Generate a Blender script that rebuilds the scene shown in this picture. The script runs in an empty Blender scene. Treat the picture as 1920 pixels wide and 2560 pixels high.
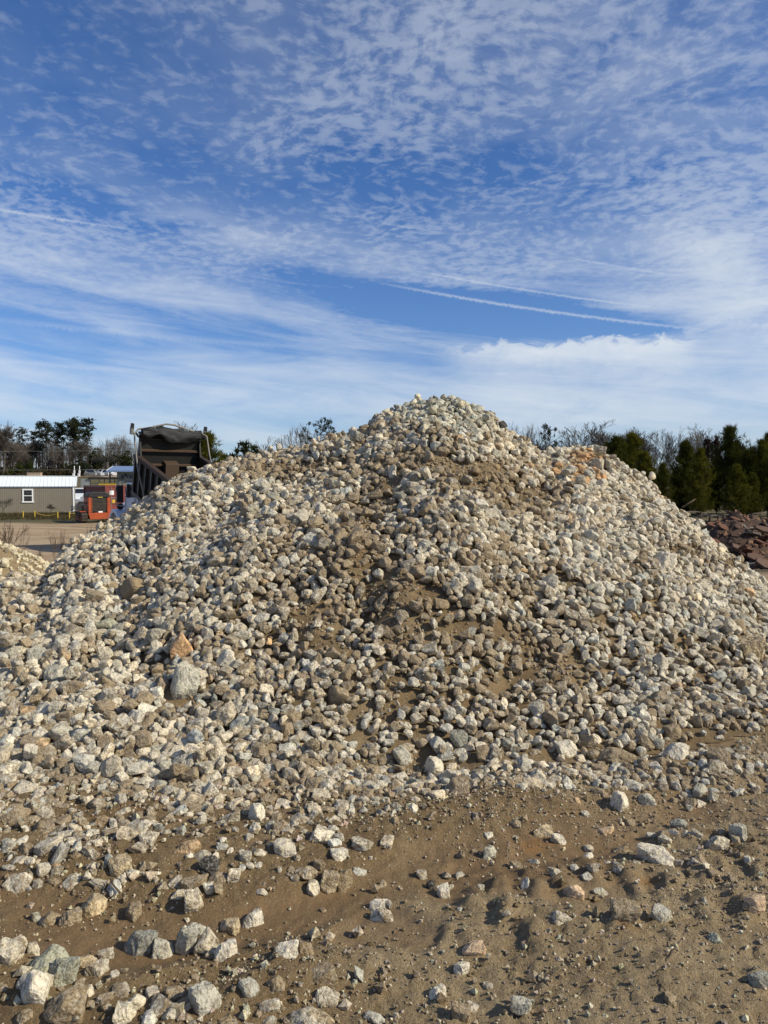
import bpy, bmesh, math, random
import numpy as np
from mathutils import Vector, Matrix, Quaternion

# ---------------------------------------------------------------- camera model
CAM_H = 1.6
FPX = 1828.0
PITCH = math.radians(2.19)
def ray(u, v):
    cx, cy = (u - 960.0) / FPX, (1280.0 - v) / FPX
    return Vector((cx, math.cos(PITCH) + cy * math.sin(PITCH), -math.sin(PITCH) + cy * math.cos(PITCH)))
def at(u, v, Y):
    """the point of the place at depth Y metres seen in direction (u, v)"""
    d = ray(u, v)
    return Vector((0, 0, CAM_H)) + d * (Y / d.y)


# ================================================================ camera, sky, sun, exposure
scene = bpy.context.scene
COL = scene.collection
cam_d = bpy.data.cameras.new('camera'); cam = bpy.data.objects.new('camera', cam_d); COL.objects.link(cam)
cam.location = (0, 0, CAM_H); cam.rotation_euler = (math.pi / 2 - PITCH, 0, 0)
cam_d.sensor_fit = 'VERTICAL'; cam_d.sensor_height = 36.0; cam_d.lens = 36.0 * FPX / 2560.0
cam_d.clip_start = 0.05; cam_d.clip_end = 3000
scene.camera = cam
scene.view_settings.view_transform = 'Standard'; scene.view_settings.look = 'None'
scene.view_settings.gamma = 1.0; scene.view_settings.use_curve_mapping = False
scene.view_settings.exposure = EXPOSURE = 0.0

SUN_EL, SUN_AZ = math.radians(35), math.radians(106)      # azimuth clockwise from +Y: the sun stands to the right
sun_d = bpy.data.lights.new('sun', 'SUN'); sun = bpy.data.objects.new('sun', sun_d); COL.objects.link(sun)
sun_d.energy = 5.0; sun_d.angle = math.radians(0.6); sun_d.color = (1.0, 0.92, 0.74)
_sd = Vector((math.sin(SUN_AZ) * math.cos(SUN_EL), math.cos(SUN_AZ) * math.cos(SUN_EL), math.sin(SUN_EL)))
sun.rotation_euler = _sd.to_track_quat('Z', 'Y').to_euler(); sun.location = _sd * 60

class NT:
    """a few words for building node trees"""
    def __init__(s, tree):
        s.t = tree; tree.nodes.clear()
    def node(s, kind, **kw):
        n = s.t.nodes.new(kind)
        for k, v in kw.items(): setattr(n, k, v)
        return n
    def put(s, sock, v):
        if hasattr(v, 'is_output'): s.t.links.new(v, sock)
        elif isinstance(v, (tuple, list)) and len(v) == 3 and sock.type == 'RGBA': sock.default_value = (*v, 1)
        else: sock.default_value = v
    def m(s, op, a, b=None, c=None, clamp=False):
        n = s.node('ShaderNodeMath', operation=op, use_clamp=clamp)
        for i, v in enumerate((a, b, c)):
            if v is not None: s.put(n.inputs[i], v)
        return n.outputs[0]
    def add(s, a, b): return s.m('ADD', a, b)
    def sub(s, a, b): return s.m('SUBTRACT', a, b)
    def mul(s, a, b): return s.m('MULTIPLY', a, b)
    def ss(s, e0, e1, x):
        n = s.node('ShaderNodeMapRange', interpolation_type='SMOOTHSTEP')
        s.put(n.inputs[0], x); s.put(n.inputs[1], e0); s.put(n.inputs[2], e1)
        return n.outputs[0]
    def xyz(s, x, y, z=0.0):
        n = s.node('ShaderNodeCombineXYZ')
        for i, v in enumerate((x, y, z)): s.put(n.inputs[i], v)
        return n.outputs[0]
    def noise(s, vec, scale, detail=4.0, rough=0.55, dist=0.0, out=0):
        n = s.node('ShaderNodeTexNoise')
        if vec is not None: s.put(n.inputs['Vector'], vec)
        s.put(n.inputs['Scale'], scale); n.inputs['Detail'].default_value = detail
        n.inputs['Roughness'].default_value = rough; n.inputs['Distortion'].default_value = dist
        return n.outputs[out]
    def mix(s, f, a, b, blend='MIX'):
        n = s.node('ShaderNodeMix', data_type='RGBA', blend_type=blend, clamp_factor=True)
        s.put(n.inputs[0], f); s.put(n.inputs[6], a); s.put(n.inputs[7], b)
        return n.outputs[2]
    def ramp(s, f, stops):
        n = s.node('ShaderNodeValToRGB'); e = n.color_ramp.elements
        while len(e) < len(stops): e.new(0.5)
        for q, (p, c) in zip(e, stops): q.position = p; q.color = (*c, 1) if len(c) == 3 else c
        s.put(n.inputs[0], f)
        return n.outputs[0]

def az_el(u, v):
    d = ray(u, v).normalized()
    return math.atan2(d.x, d.y), math.asin(d.z)

world = bpy.data.worlds.new('World'); scene.world = world; world.use_nodes = True
def build_sky():
    g = NT(world.node_tree)
    sky = g.node('ShaderNodeTexSky', sky_type='NISHITA', sun_disc=False)
    sky.sun_elevation = SUN_EL; sky.sun_rotation = SUN_AZ; sky.altitude = 100
    sky.air_density = 1.0; sky.dust_density = 0.6; sky.ozone_density = 2.5
    tc = g.node('ShaderNodeTexCoord'); sp = g.node('ShaderNodeSeparateXYZ'); g.put(sp.inputs[0], tc.outputs['Generated'])
    x, y, z = sp.outputs
    el = g.m('ARCSINE', z); az = g.m('ARCTAN2', x, y)
    k = g.m('DIVIDE', 1.0, g.add(g.m('MAXIMUM', z, 0.0), 0.10))
    px, py = g.mul(x, k), g.mul(y, k)
    P = g.xyz(px, py, 0.0)
    # high ripple cloud: rows of small puffs, thicker towards the sun's side
    warp = g.noise(P, 2.0, 3.0, .5)
    Pw = g.xyz(g.add(px, g.mul(warp, .22)), g.add(py, g.mul(warp, .18)), 0.3)
    rip = g.noise(Pw, 23.0, 5.0, .6, .15)
    cov = g.noise(P, 1.1, 3.0, .5)
    covr = g.add(cov, g.mul(g.m('SINE', az), .13))
    cov1 = g.ss(.34, .66, covr)
    alto = g.mul(g.ss(.40, .66, g.add(rip, g.mul(g.sub(cov1, .5), .16))), g.mul(g.add(g.mul(cov1, .55), .45), g.ss(.15, .34, el)))
    # thin veil everywhere
    veil = g.ss(.35, .75, g.noise(g.xyz(px, g.mul(py, .55), 1.7), 1.6, 5.0, .55, .3))
    # cirrus drawn out along the wind
    st = g.xyz(g.mul(az, 1.9), g.mul(g.add(el, g.mul(az, .12)), 17.0), 2.0)
    cir = g.noise(st, 1.9, 7.0, .6, .6)
    cirb = g.noise(g.xyz(g.mul(az, 1.2), g.mul(g.add(el, g.mul(az, .10)), 6.0), 5.0), 1.5, 3.0, .5)
    cirrus = g.mul(g.ss(.37, .68, g.add(g.mul(cir, .62), g.mul(cirb, .38))), g.mul(g.ss(.36, .20, el), .75))
    fine = g.noise(g.xyz(g.mul(az, 9.0), g.mul(el, 26.0), 0.0), 1.0, 7.0, .62, .5)
    dens = g.add(g.mul(alto, .40), g.add(g.mul(veil, .19), cirrus))
    # the larger single clouds and the clear lanes between them: direction, extent, amount
    for u, v, su, sv, a, tilt in [(700, 620, 420, 46, .55, .16), (300, 690, 420, 40, .30, .10), (1860, 715, 140, 85, 1.2, .6), (1700, 775, 150, 26, .5, .15),
                                  (1500, 880, 250, 30, .5, .02), (1750, 960, 330, 60, .35, 0.0), (1000, 1000, 500, 45, .35, 0.0), (250, 1000, 560, 60, .55, 0.0), (1500, 1040, 500, 40, .5, 0),
                                  (250, 815, 260, 22, .30, .30), (1750, 480, 260, 120, .35, .3), (1500, 150, 560, 170, .28, .2),
                                  (1200, 775, 400, 46, -.85, .14), (330, 700, 420, 20, .28, .1), (520, 770, 420, 14, .25, .14), (140, 770, 300, 16, .25, .12), (420, 845, 520, 26, -.25, .1), (1150, 430, 480, 80, -.14, .1), (250, 530, 300, 40, -.22, .15), (560, 440, 420, 70, -.06, .1), (800, 830, 500, 22, -.2, .1)]:
        a0, e0 = az_el(u, v); kx = FPX / su; ky = FPX / sv
        dx = g.sub(az, a0); dy = g.add(g.sub(el, e0), g.mul(dx, tilt))
        r2 = g.add(g.m('POWER', g.mul(dx, kx), 2.0), g.m('POWER', g.mul(dy, ky), 2.0))
        bl = g.m('EXPONENT', g.mul(r2, -1.0))
        tex = g.ss(.22, .72, fine) if a > 0 else 1.0
        dens = g.add(dens, g.mul(g.mul(bl, tex), a))
    # the feathery plume low on the right: a torn upper edge, thinning out downwards
    for u0, u1, ve, amp, dep, wob_ in [(1060, 1760, 852, 1.9, .032, .028), (1640, 2300, 790, .45, .05, .05)]:
        (a0, _e), (a1, _f) = az_el(u0, 900), az_el(u1, 900); e0 = az_el(0.5 * (u0 + u1), ve)[1]
        tear = g.noise(g.xyz(g.mul(az, 22.0), g.mul(el, 30.0), 3.0), 1.0, 5.0, .6, .8)
        below = g.sub(g.add(e0, g.mul(g.sub(tear, .5), wob_ * 2.2)), el)
        win = g.mul(g.ss(a0, a0 + (a1 - a0) * .35, az), g.ss(a1, a1 - (a1 - a0) * .12, az))
        dens = g.add(dens, g.mul(g.mul(g.mul(g.ss(-.002, .010, below), g.m('EXPONENT', g.mul(g.m('MAXIMUM', below, 0.0), -1.0 / dep))), win), g.mul(g.add(.45, fine), amp)))
    dens = g.m('MAXIMUM', dens, 0.0)
    # contrails: thin straight lines far up
    wob = g.noise(g.xyz(g.mul(az, 260.0), g.mul(el, 120.0), 0.0), 1.0, 2.0, .5)
    for u0, v0, u1, v1, w, a in [(-300, 468, 390, 580, 2.6, .50), (-300, 520, 230, 598, 4.0, .20), (880, 692, 1880, 836, 2.8, .62), (960, 660, 1720, 778, 2.2, .46),
                                 (930, 553, 1150, 588, 2.6, .22), (1370, 634, 1740, 696, 2.6, .26), (-200, 885, 470, 934, 5.0, .25), (-200, 772, 900, 874, 6.0, .22)]:
        (a0, e0), (a1, e1) = az_el(u0, v0), az_el(u1, v1)
        L = math.hypot(a1 - a0, e1 - e0); tx, ty = (a1 - a0) / L, (e1 - e0) / L
        dx, dy = g.sub(az, a0), g.sub(el, e0)
        t = g.add(g.mul(dx, tx), g.mul(dy, ty)); n = g.add(g.mul(dx, -ty), g.mul(dy, tx))
        n = g.add(n, g.mul(g.sub(wob, .5), .004))
        q = g.m('EXPONENT', g.mul(g.m('POWER', g.mul(n, FPX / w), 2.0), -1.0))
        fade = g.mul(g.ss(0, L * .3, t), g.ss(L, L * .7, t))
        dens = g.add(dens, g.mul(g.mul(q, fade), g.mul(g.add(wob, .4), a)))
    hz = g.m('EXPONENT', g.mul(g.m('MAXIMUM', el, 0.0), -11.0))
    dens = g.add(dens, g.mul(hz, g.add(.30, g.mul(cirb, .55))))
    dens = g.m('MINIMUM', g.mul(g.sub(1.0, g.m('EXPONENT', g.mul(dens, -.86))), 1.06), .97)
    base = g.mix(1.0, sky.outputs[0], SKY_TINT, 'MULTIPLY')
    col = g.mix(dens, base, CLOUD)
    bg = g.node('ShaderNodeBackground'); g.put(bg.inputs[0], col); bg.inputs[1].default_value = SKY_STRENGTH
    out = g.node('ShaderNodeOutputWorld'); g.t.links.new(bg.outputs[0], out.inputs[0])
SKY_STRENGTH = 0.10
SKY_TINT = (.50, .80, 1.22)
CLOUD = (7.3, 7.9, 8.5)
build_sky()
world.cycles.sampling_method = 'MANUAL'; world.cycles.sample_map_resolution = 512
scene.cycles.max_bounces = 5; scene.cycles.diffuse_bounces = 3; scene.cycles.glossy_bounces = 2; scene.cycles.transparent_max_bounces = 8

# ---------------------------------------------------------------- numpy noise
_P = np.random.RandomState(7).permutation(512).astype(np.int64)
_P = np.concatenate([_P, _P, _P])
_G = np.random.RandomState(11).uniform(-1, 1, 1536)
def vnoise(x, y, seed=0):
    x = np.asarray(x, float); y = np.asarray(y, float)
    xi = np.floor(x).astype(np.int64); yi = np.floor(y).astype(np.int64)
    xf = x - xi; yf = y - yi
    sx = xf * xf * xf * (xf * (xf * 6 - 15) + 10); sy = yf * yf * yf * (yf * (yf * 6 - 15) + 10)
    def g(a, b):
        return _G[_P[(_P[(a + seed * 37) & 511] + b) & 511]]
    a = g(xi, yi); b = g(xi + 1, yi); c = g(xi, yi + 1); d = g(xi + 1, yi + 1)
    return (a * (1 - sx) + b * sx) * (1 - sy) + (c * (1 - sx) + d * sx) * sy
def fbm(x, y, oct=4, seed=0, gain=0.5):
    s = 0; a = 1.0; f = 1.0
    for o in range(oct):
        s = s + a * vnoise(x * f + o * 13.7, y * f - o * 7.3, seed + o)
        a *= gain; f *= 2.03
    return s
def smooth(e0, e1, x):
    t = np.clip((x - e0) / (e1 - e0), 0, 1)
    return t * t * (3 - 2 * t)

# ---------------------------------------------------------------- shape of the ground and of the big pile
# columns: direction, toe distance, ridge distance, ridge height
_COL = np.array([
    (-1400, 5.5, 7, 0.00), (-700, 4.6, 6.2, 0.02), (-300, 4.1, 6.8, 0.33), (0, 3.95, 7.4, 0.61), (108, 3.95, 7.8, 0.65), (182, 3.93, 8.2, 0.94),
    (256, 3.92, 8.6, 1.09), (310, 3.91, 8.8, 1.16), (354, 3.9, 9, 1.31), (405, 3.9, 9.2, 1.52), (460, 3.9, 9.3, 1.65), (560, 3.92, 9.3, 1.80),
    (670, 3.95, 9.4, 1.90), (747, 3.95, 9.5, 1.99), (830, 3.95, 9.5, 2.14), (903, 3.95, 9.6, 2.25), (955, 3.98, 9.7, 2.48), (1032, 4, 9.8, 2.61),
    (1084, 4.02, 9.8, 2.66), (1162, 4.05, 9.8, 2.60), (1219, 4.08, 9.8, 2.47), (1266, 4.1, 9.8, 2.24), (1307, 4.12, 9.8, 2.15), (1349, 4.15, 9.8, 1.96),
    (1390, 4.18, 9.9, 1.95), (1431, 4.2, 10.2, 2.05), (1491, 4.25, 10.4, 2.05), (1525, 4.28, 10.3, 1.92), (1594, 4.3, 9.9, 1.70), (1645, 4.33, 9.5, 1.47),
    (1717, 4.36, 9, 1.17), (1801, 4.4, 8.6, 0.80), (1864, 4.43, 8.3, 0.61), (1920, 4.45, 8.1, 0.43), (2200, 4.9, 7.6, 0.10), (2700, 5.6, 7.4, 0.00),
    (3500, 6, 7.5, 0.00)])
def pile_height(x, y, lumps=True):
    x = np.asarray(x, float); y = np.asarray(y, float)
    u = 960 + FPX * x / np.maximum(y, 0.5)
    dt = np.interp(u, _COL[:, 0], _COL[:, 1]); dr = np.interp(u, _COL[:, 0], _COL[:, 2]); hr = np.interp(u, _COL[:, 0], _COL[:, 3])
    dt = dt + 0.14 * vnoise(x * 1.3, y * 0 + 3.1, 5)
    s = (y - dt) / (dr - dt)
    f = np.clip(s, 0, 1)
    f = 0.86 * f + 0.14 * smooth(0, 1, f) + 0.07 * np.sin(np.pi * np.clip(s, 0, 1)) * smooth(0.9, 1.6, hr)
    h = hr * np.where(s <= 1, f, np.maximum(1 - (y - dr) * 0.62 / np.maximum(hr, 0.05), 0))
    if lumps:
        k = smooth(0.02, 0.35, h) * (1 - 0.75 * smooth(0.75, 1.0, s))
        h = h + k * (0.085 * fbm(x * 1.1, y * 1.1, 3, 21))
        gx = 960 + FPX * x / np.maximum(y, 0.5)
        gul = np.exp(-((gx - 930 + 40 * np.sin(y * 1.7)) / 60.0) ** 2) * smooth(.18, .3, s) * (1 - smooth(.72, .9, s))
        h = h - 0.07 * gul
    return h
_TRK = [(-400, 2230), (0, 2275), (300, 2330), (520, 2330), (760, 2270), (960, 2190), (1120, 2120), (1350, 2075), (1600, 2030), (1920, 1985), (2300, 1960)]
_TRKW = np.array([(lambda d: (d.x * CAM_H / -d.z, d.y * CAM_H / -d.z))(ray(u, v)) for u, v in _TRK])
def track_dist(x, y):
    """distance to the wheel track's centre line and the side of it"""
    best = np.full(np.shape(x), 1e9); side = np.zeros(np.shape(x)); along = np.zeros(np.shape(x)); acc = 0
    for (x0, y0), (x1, y1) in zip(_TRKW[:-1], _TRKW[1:]):
        dx, dy = x1 - x0, y1 - y0; L2 = dx * dx + dy * dy
        t = np.clip(((x - x0) * dx + (y - y0) * dy) / L2, 0, 1)
        px, py = x0 + t * dx, y0 + t * dy
        d = np.hypot(x - px, y - py)
        sg = np.sign((x - x0) * dy - (y - y0) * dx)
        m = d < best
        best = np.where(m, d, best); side = np.where(m, sg, side); along = np.where(m, acc + t * math.sqrt(L2), along)
        acc += math.sqrt(L2)
    return best, side, along
def ground_height(x, y):
    x = np.asarray(x, float); y = np.asarray(y, float)
    near = 1 - smooth(6, 12, np.hypot(x, y - 3))
    h = -0.9 * smooth(11, 19, y - 0.25 * np.abs(x)) 
    h = h + 5.2 * smooth(72, 235, y) + 6.0 * smooth(235, 420, y)
    h = h + 0.05 * fbm(x * 0.35, y * 0.35, 3, 3) * (1 - near) * smooth(14, 26, y) * 2
    return h + 0.045 * near * fbm(x * 0.9, y * 0.9, 3, 31)
def near_masks(x, y):
    """smooth: bottom of the wheel track and wet hollows; rough: churned ground; lug: tyre lug prints"""
    d, side, al = track_dist(x, y)
    wob = 0.08 * vnoise(x * 2.1, y * 2.1, 44)
    tr = (1 - smooth(0.10, 0.26, d + wob)) * (.55 + .45 * smooth(-.3, .3, fbm(x * .9, y * .9, 2, 58)))
    berm = np.exp(-((d - 0.42 + wob) / 0.11) ** 2)
    lugzone = (side > 0) * smooth(0.38, 0.5, d) * (1 - smooth(0.75, 1.0, d)) * smooth(-0.3, 0.3, x)
    hollow = smooth(0.25, 0.6, fbm(x * 1.4 + 5, y * 1.4, 3, 57))
    return tr, berm, lugzone, al, d, hollow
LUGS = [(lambda a, b: (a.x * CAM_H / -a.z, a.y * CAM_H / -a.z, b.x * CAM_H / -b.z, b.y * CAM_H / -b.z))(ray(*p), ray(*q)) for p, q in
        [((1246, 2185), (1262, 2300)), ((1330, 2165), (1348, 2235)), ((1395, 2150), (1412, 2215)), ((1468, 2128), (1492, 2195)), ((1548, 2142), (1592, 2222)), ((1652, 2118), (1690, 2205)), ((1738, 2125), (1762, 2180)),
         ((1792, 2138), (1822, 2205)), ((1868, 2112), (1905, 2182)), ((1742, 2255), (1764, 2305)), ((1176, 2210), (1186, 2268)), ((1330, 2330), (1345, 2395)), ((1840, 2230), (1862, 2290))]]
def near_detail(x, y):
    tr, berm, lug, al, d, hollow = near_masks(x, y)
    rough = 1 - 0.68 * np.maximum(tr, hollow * 0.8)
    h = -0.05 * tr + 0.04 * berm * (0.6 + 0.6 * vnoise(x * 3, y * 3, 12)) - 0.02 * hollow
    h = h + rough * (0.006 * fbm(x * 4, y * 4, 3, 61) + 0.009 * np.abs(fbm(x * 14, y * 14, 3, 63)) + 0.0075 * fbm(x * 40, y * 40, 2, 66))
    for (x0, y0, x1, y1) in LUGS:
        ex, ey = x1 - x0, y1 - y0; q = np.clip(((x - x0) * ex + (y - y0) * ey) / (ex * ex + ey * ey), 0, 1); r_ = np.hypot(x - x0 - q * ex, y - y0 - q * ey) + .022 * vnoise(x * 17, y * 17, 72)
        h = h + np.exp(-(r_ / .034) ** 4) * (.014 + .018 * vnoise(x * 13, y * 13, 74)) - .008 * np.exp(-((r_ - .085) / .035) ** 2)
    ph = np.sin((al * 1.0 + d * 0.55) * 2 * np.pi / 0.21)
    h = h + lug * (0.007 * smooth(0.05, 0.4, ph) - 0.003) * (0.7 + 0.5 * fbm(x * 2, y * 2, 2, 71))
    cl = smooth(0.1, 0.5, fbm(x * 2.3, y * 2.3, 2, 81)) * rough
    h = h + cl * 0.010 * np.maximum(fbm(x * 22, y * 22, 2, 83), 0)
    return h
def surf_height(x, y, detail=True):
    p = pile_height(x, y)
    h = ground_height(x, y) + p
    if detail:
        k = 1 - smooth(0.0, 0.1, p)
        h = h + near_detail(x, y) * np.maximum(k, 0.25) * (1 - smooth(6, 9, y))
    return h
def fines_mask(x, y):
    """1 where the pile is mostly brown fines with few stones"""
    x = np.asarray(x, float); y = np.asarray(y, float)
    z = surf_height(x, y, False)
    yc = np.maximum(y, .5)
    u = 960 + FPX * x / yc
    v = 1210 + FPX * (CAM_H - z) / yc
    m = np.zeros(np.shape(x))
    for cu, cv, su, sv, a in [(690, 1185, 95, 26, 1), (830, 1165, 90, 26, .7), (1080, 1090, 170, 22, .75), (1030, 1175, 130, 38, 1), (1190, 1210, 110, 50, 1),
                              (1340, 1265, 80, 40, .8), (890, 1350, 45, 90, 1), (870, 1420, 40, 60, 1), (1000, 1520, 85, 75, .95), (790, 1560, 70, 60, .55),
                              (1060, 1600, 130, 40, .7), (1390, 1690, 90, 50, .8), (1300, 1610, 120, 30, .6), (1720, 1390, 60, 25, .9), (1600, 1420, 60, 30, .6),
                              (850, 1640, 70, 40, .6), (940, 1230, 40, 60, .8), (1830, 1420, 60, 20, .6), (560, 1190, 70, 18, .5)]:
        m = np.maximum(m, a * np.exp(-(((u - cu) / su) ** 2 + ((v - cv) / sv) ** 2) ** 1.5))
    return np.clip(m * (0.85 + 0.5 * fbm(x * 1.7, y * 1.7, 3, 91)), 0, 1)

# ---------------------------------------------------------------- stones
N_TYPES = 16
def ico(sub):
    bm = bmesh.new(); bmesh.ops.create_icosphere(bm, subdivisions=sub, radius=1.0)
    v = np.array([p.co[:] for p in bm.verts]); f = np.array([[q.index for q in t.verts] for t in bm.faces])
    bm.free()
    return v / np.linalg.norm(v, axis=1)[:, None], f
_ICO = {}
def stone_shape(t, sub):
    if sub not in _ICO: _ICO[sub] = ico(sub)
    v, f = _ICO[sub]
    rs = np.random.RandomState(100 + t)
    n = rs.randint(7, 14)
    nn = rs.normal(size=(n, 3)); nn /= np.linalg.norm(nn, axis=1)[:, None]
    d = rs.uniform(0.72, 1.0, n)
    nn = np.concatenate([nn, np.eye(3), -np.eye(3)]); d = np.concatenate([d, rs.uniform(.9, 1.12, 6)])
    p = rs.choice([20, 30, 45, 70])
    q = np.maximum(v @ nn.T, 0) / d
    r = np.sum(q ** p, axis=1) ** (-1.0 / p)
    def n3(s, sd):
        return vnoise(v[:, 0] * s + v[:, 2] * s * .71 + sd, v[:, 1] * s - v[:, 2] * s * .83 + sd, sd) 
    r = r * (1 + 0.06 * n3(1.9, 3 + t) + 0.045 * n3(4.3, 40 + t) + 0.026 * n3(9.5, 60 + t))
    sc = np.array([1.0, rs.uniform(.66, .95), rs.uniform(.5, .8)])
    w = v * r[:, None] * sc
    w /= (w[:, 0].max() - w[:, 0].min())
    return w, f

# ================================================================ helpers: objects, meshes, materials
def tag(o, label=None, cat=None, group=None, kind=None):
    if label: o['label'] = label
    if cat: o['category'] = cat
    if group: o['group'] = group
    if kind: o['kind'] = kind
    return o
def link(name, data, parent=None, loc=None, rot=None):
    o = bpy.data.objects.new(name, data); COL.objects.link(o)
    if parent is not None: o.parent = parent
    if loc is not None: o.location = loc
    if rot is not None: o.rotation_euler = rot
    return o
def thing(name, label, cat, loc, rz=0.0, group=None):
    o = link(name, None, None, loc, (0, 0, rz)); o.empty_display_size = 0.2
    return tag(o, label, cat, group)
def mesh_np(name, v, f, mat=None, smooth_=False):
    """vertices (n,3) and one (m,k) array of faces -> mesh, without python loops"""
    v = np.ascontiguousarray(v, np.float32); f = np.ascontiguousarray(f, np.int32)
    me = bpy.data.meshes.new(name); k = f.shape[1]
    me.vertices.add(len(v)); me.vertices.foreach_set('co', v.ravel())
    me.loops.add(f.size); me.loops.foreach_set('vertex_index', f.ravel())
    me.polygons.add(len(f)); me.polygons.foreach_set('loop_start', np.arange(0, f.size, k, dtype=np.int32))
    me.polygons.foreach_set('loop_total', np.full(len(f), k, np.int32))
    me.update(calc_edges=True)
    me.polygons.foreach_set('use_smooth', np.full(len(f), smooth_, bool))
    if mat: me.materials.append(mat)
    return me
def put_color(me, name, rgba):
    a = me.color_attributes.new(name, 'FLOAT_COLOR', 'POINT')
    a.data.foreach_set('color', np.ascontiguousarray(rgba, np.float32).ravel())
class MB:
    """collects boxes, tubes and sheets; ends as ONE mesh object"""
    def __init__(s): s.v = []; s.f = []
    def raw(s, vs, fs):
        n = len(s.v); s.v += [tuple(p) for p in vs]; s.f += [tuple(i + n for i in q) for q in fs]; return s
    def box(s, c, d, rot=None):
        x, y, z = (q / 2 for q in d); vs = []
        R = Matrix.Identity(3) if rot is None else (rot if isinstance(rot, Matrix) else Matrix.Rotation(rot, 3, 'Z'))
        for a in (-1, 1):
            for b in (-1, 1):
                for e in (-1, 1): vs.append(R @ Vector((a * x, b * y, e * z)) + Vector(c))
        return s.raw(vs, [(0, 1, 3, 2), (4, 6, 7, 5), (0, 4, 5, 1), (2, 3, 7, 6), (0, 2, 6, 4), (1, 5, 7, 3)])
    def bar(s, p, q, w, h):
        p, q = Vector(p), Vector(q); d = q - p; L = d.length
        R = d.to_track_quat('X', 'Z').to_matrix()
        return s.box((p + q) / 2, (L, w, h), R)
    def tube(s, pts, r, n=6, cap=True):
        pts = [Vector(p) for p in pts]; rr = r if isinstance(r, (list, tuple)) else [r] * len(pts); vs = []
        for i, p in enumerate(pts):
            d = (pts[min(i + 1, len(pts) - 1)] - pts[max(i - 1, 0)]); Q = d.to_track_quat('Z', 'Y').to_matrix() if d.length > 1e-9 else Matrix.Identity(3)
            for k in range(n):
                a = 2 * math.pi * k / n; vs.append(p + Q @ Vector((math.cos(a) * rr[i], math.sin(a) * rr[i], 0)))
        fs = [(i * n + k, i * n + (k + 1) % n, (i + 1) * n + (k + 1) % n, (i + 1) * n + k) for i in range(len(pts) - 1) for k in range(n)]
        if cap: fs += [tuple(range(n - 1, -1, -1)), tuple(range((len(pts) - 1) * n, len(pts) * n))]
        return s.raw(vs, fs)
    def prism(s, poly, y0, y1, axis='Y'):
        """polygon in (x, z) pushed along Y, or in (y, z) pushed along X, or (x, y) along Z"""
        n = len(poly)
        P = {'Y': lambda a, b, t: (a, t, b), 'X': lambda a, b, t: (t, a, b), 'Z': lambda a, b, t: (a, b, t)}[axis]
        vs = [P(a, b, y0) for a, b in poly] + [P(a, b, y1) for a, b in poly]
        fs = [tuple(range(n)), tuple(range(2 * n - 1, n - 1, -1))] + [(i, n + i, n + (i + 1) % n, (i + 1) % n) for i in range(n)]
        return s.raw(vs, fs)
    def disc(s, c, r, w, axis='Y', n=20, r_in=0.0):
        c = Vector(c); pts = []
        for t in (-w / 2, w / 2):
            for k in range(n):
                a = 2 * math.pi * k / n; A, B = math.cos(a) * r, math.sin(a) * r
                pts.append(c + {'Y': Vector((A, t, B)), 'X': Vector((t, A, B)), 'Z': Vector((A, B, t))}[axis])
        return s.raw(pts, [tuple(range(n)), tuple(range(2 * n - 1, n - 1, -1))] + [(i, n + i, n + (i + 1) % n, (i + 1) % n) for i in range(n)])
    def mesh(s, name, mat=None, smooth_=False):
        me = bpy.data.meshes.new(name); me.from_pydata(s.v, [], s.f); me.update()
        bm = bmesh.new(); bm.from_mesh(me); bmesh.ops.recalc_face_normals(bm, faces=bm.faces); bm.to_mesh(me); bm.free()
        if smooth_: me.polygons.foreach_set('use_smooth', np.ones(len(me.polygons), bool))
        if mat: me.materials.append(mat)
        return me
    def build(s, name, mat, parent=None, loc=None, rot=None, smooth_=False, bevel=0.0):
        o = link(name, s.mesh(name, mat, smooth_), parent, loc, rot)
        if bevel:
            b = o.modifiers.new('bevel', 'BEVEL'); b.width = bevel; b.segments = 2; b.limit_method = 'ANGLE'
        return o
def copy_tree(o, parent=None):
    c = o.copy(); COL.objects.link(c)
    if parent is not None: c.parent = parent
    for ch in list(o.children): copy_tree(ch, c)
    return c

def paint(name, col, rough=0.6, var=0.12, scale=6.0, metal=0.0, dirt=None, dirt_amt=0.4, dirt_scale=2.0, bump=0.0, bump_scale=30.0, coords='Object', spec=0.4):
    """painted or plain surface with uneven tone, patches of dirt and fine relief"""
    mt = bpy.data.materials.new(name); mt.use_nodes = True; g = NT(mt.node_tree)
    tc = g.node('ShaderNodeTexCoord').outputs[coords]
    b = g.node('ShaderNodeBsdfPrincipled'); out = g.node('ShaderNodeOutputMaterial')
    n = g.noise(tc, scale, 5.0, .6)
    c = g.mix(n, tuple(q * (1 - var) for q in col), tuple(min(q * (1 + var), 1) for q in col))
    if dirt is not None:
        d = g.ss(1 - dirt_amt - .22, 1 - dirt_amt + .22, g.noise(tc, dirt_scale, 6.0, .65))
        c = g.mix(g.mul(d, .85), c, dirt)
    g.put(b.inputs['Base Color'], c); g.put(b.inputs['Roughness'], g.add(rough - .06, g.mul(n, .12)))
    b.inputs['Metallic'].default_value = metal; b.inputs['Specular IOR Level'].default_value = spec
    if bump:
        bn = g.node('ShaderNodeBump'); bn.inputs['Strength'].default_value = .6; bn.inputs['Distance'].default_value = bump
        g.put(bn.inputs['Height'], g.noise(tc, bump_scale, 4.0, .6)); g.t.links.new(bn.outputs[0], b.inputs['Normal'])
    g.t.links.new(b.outputs[0], out.inputs[0])
    return mt

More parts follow.
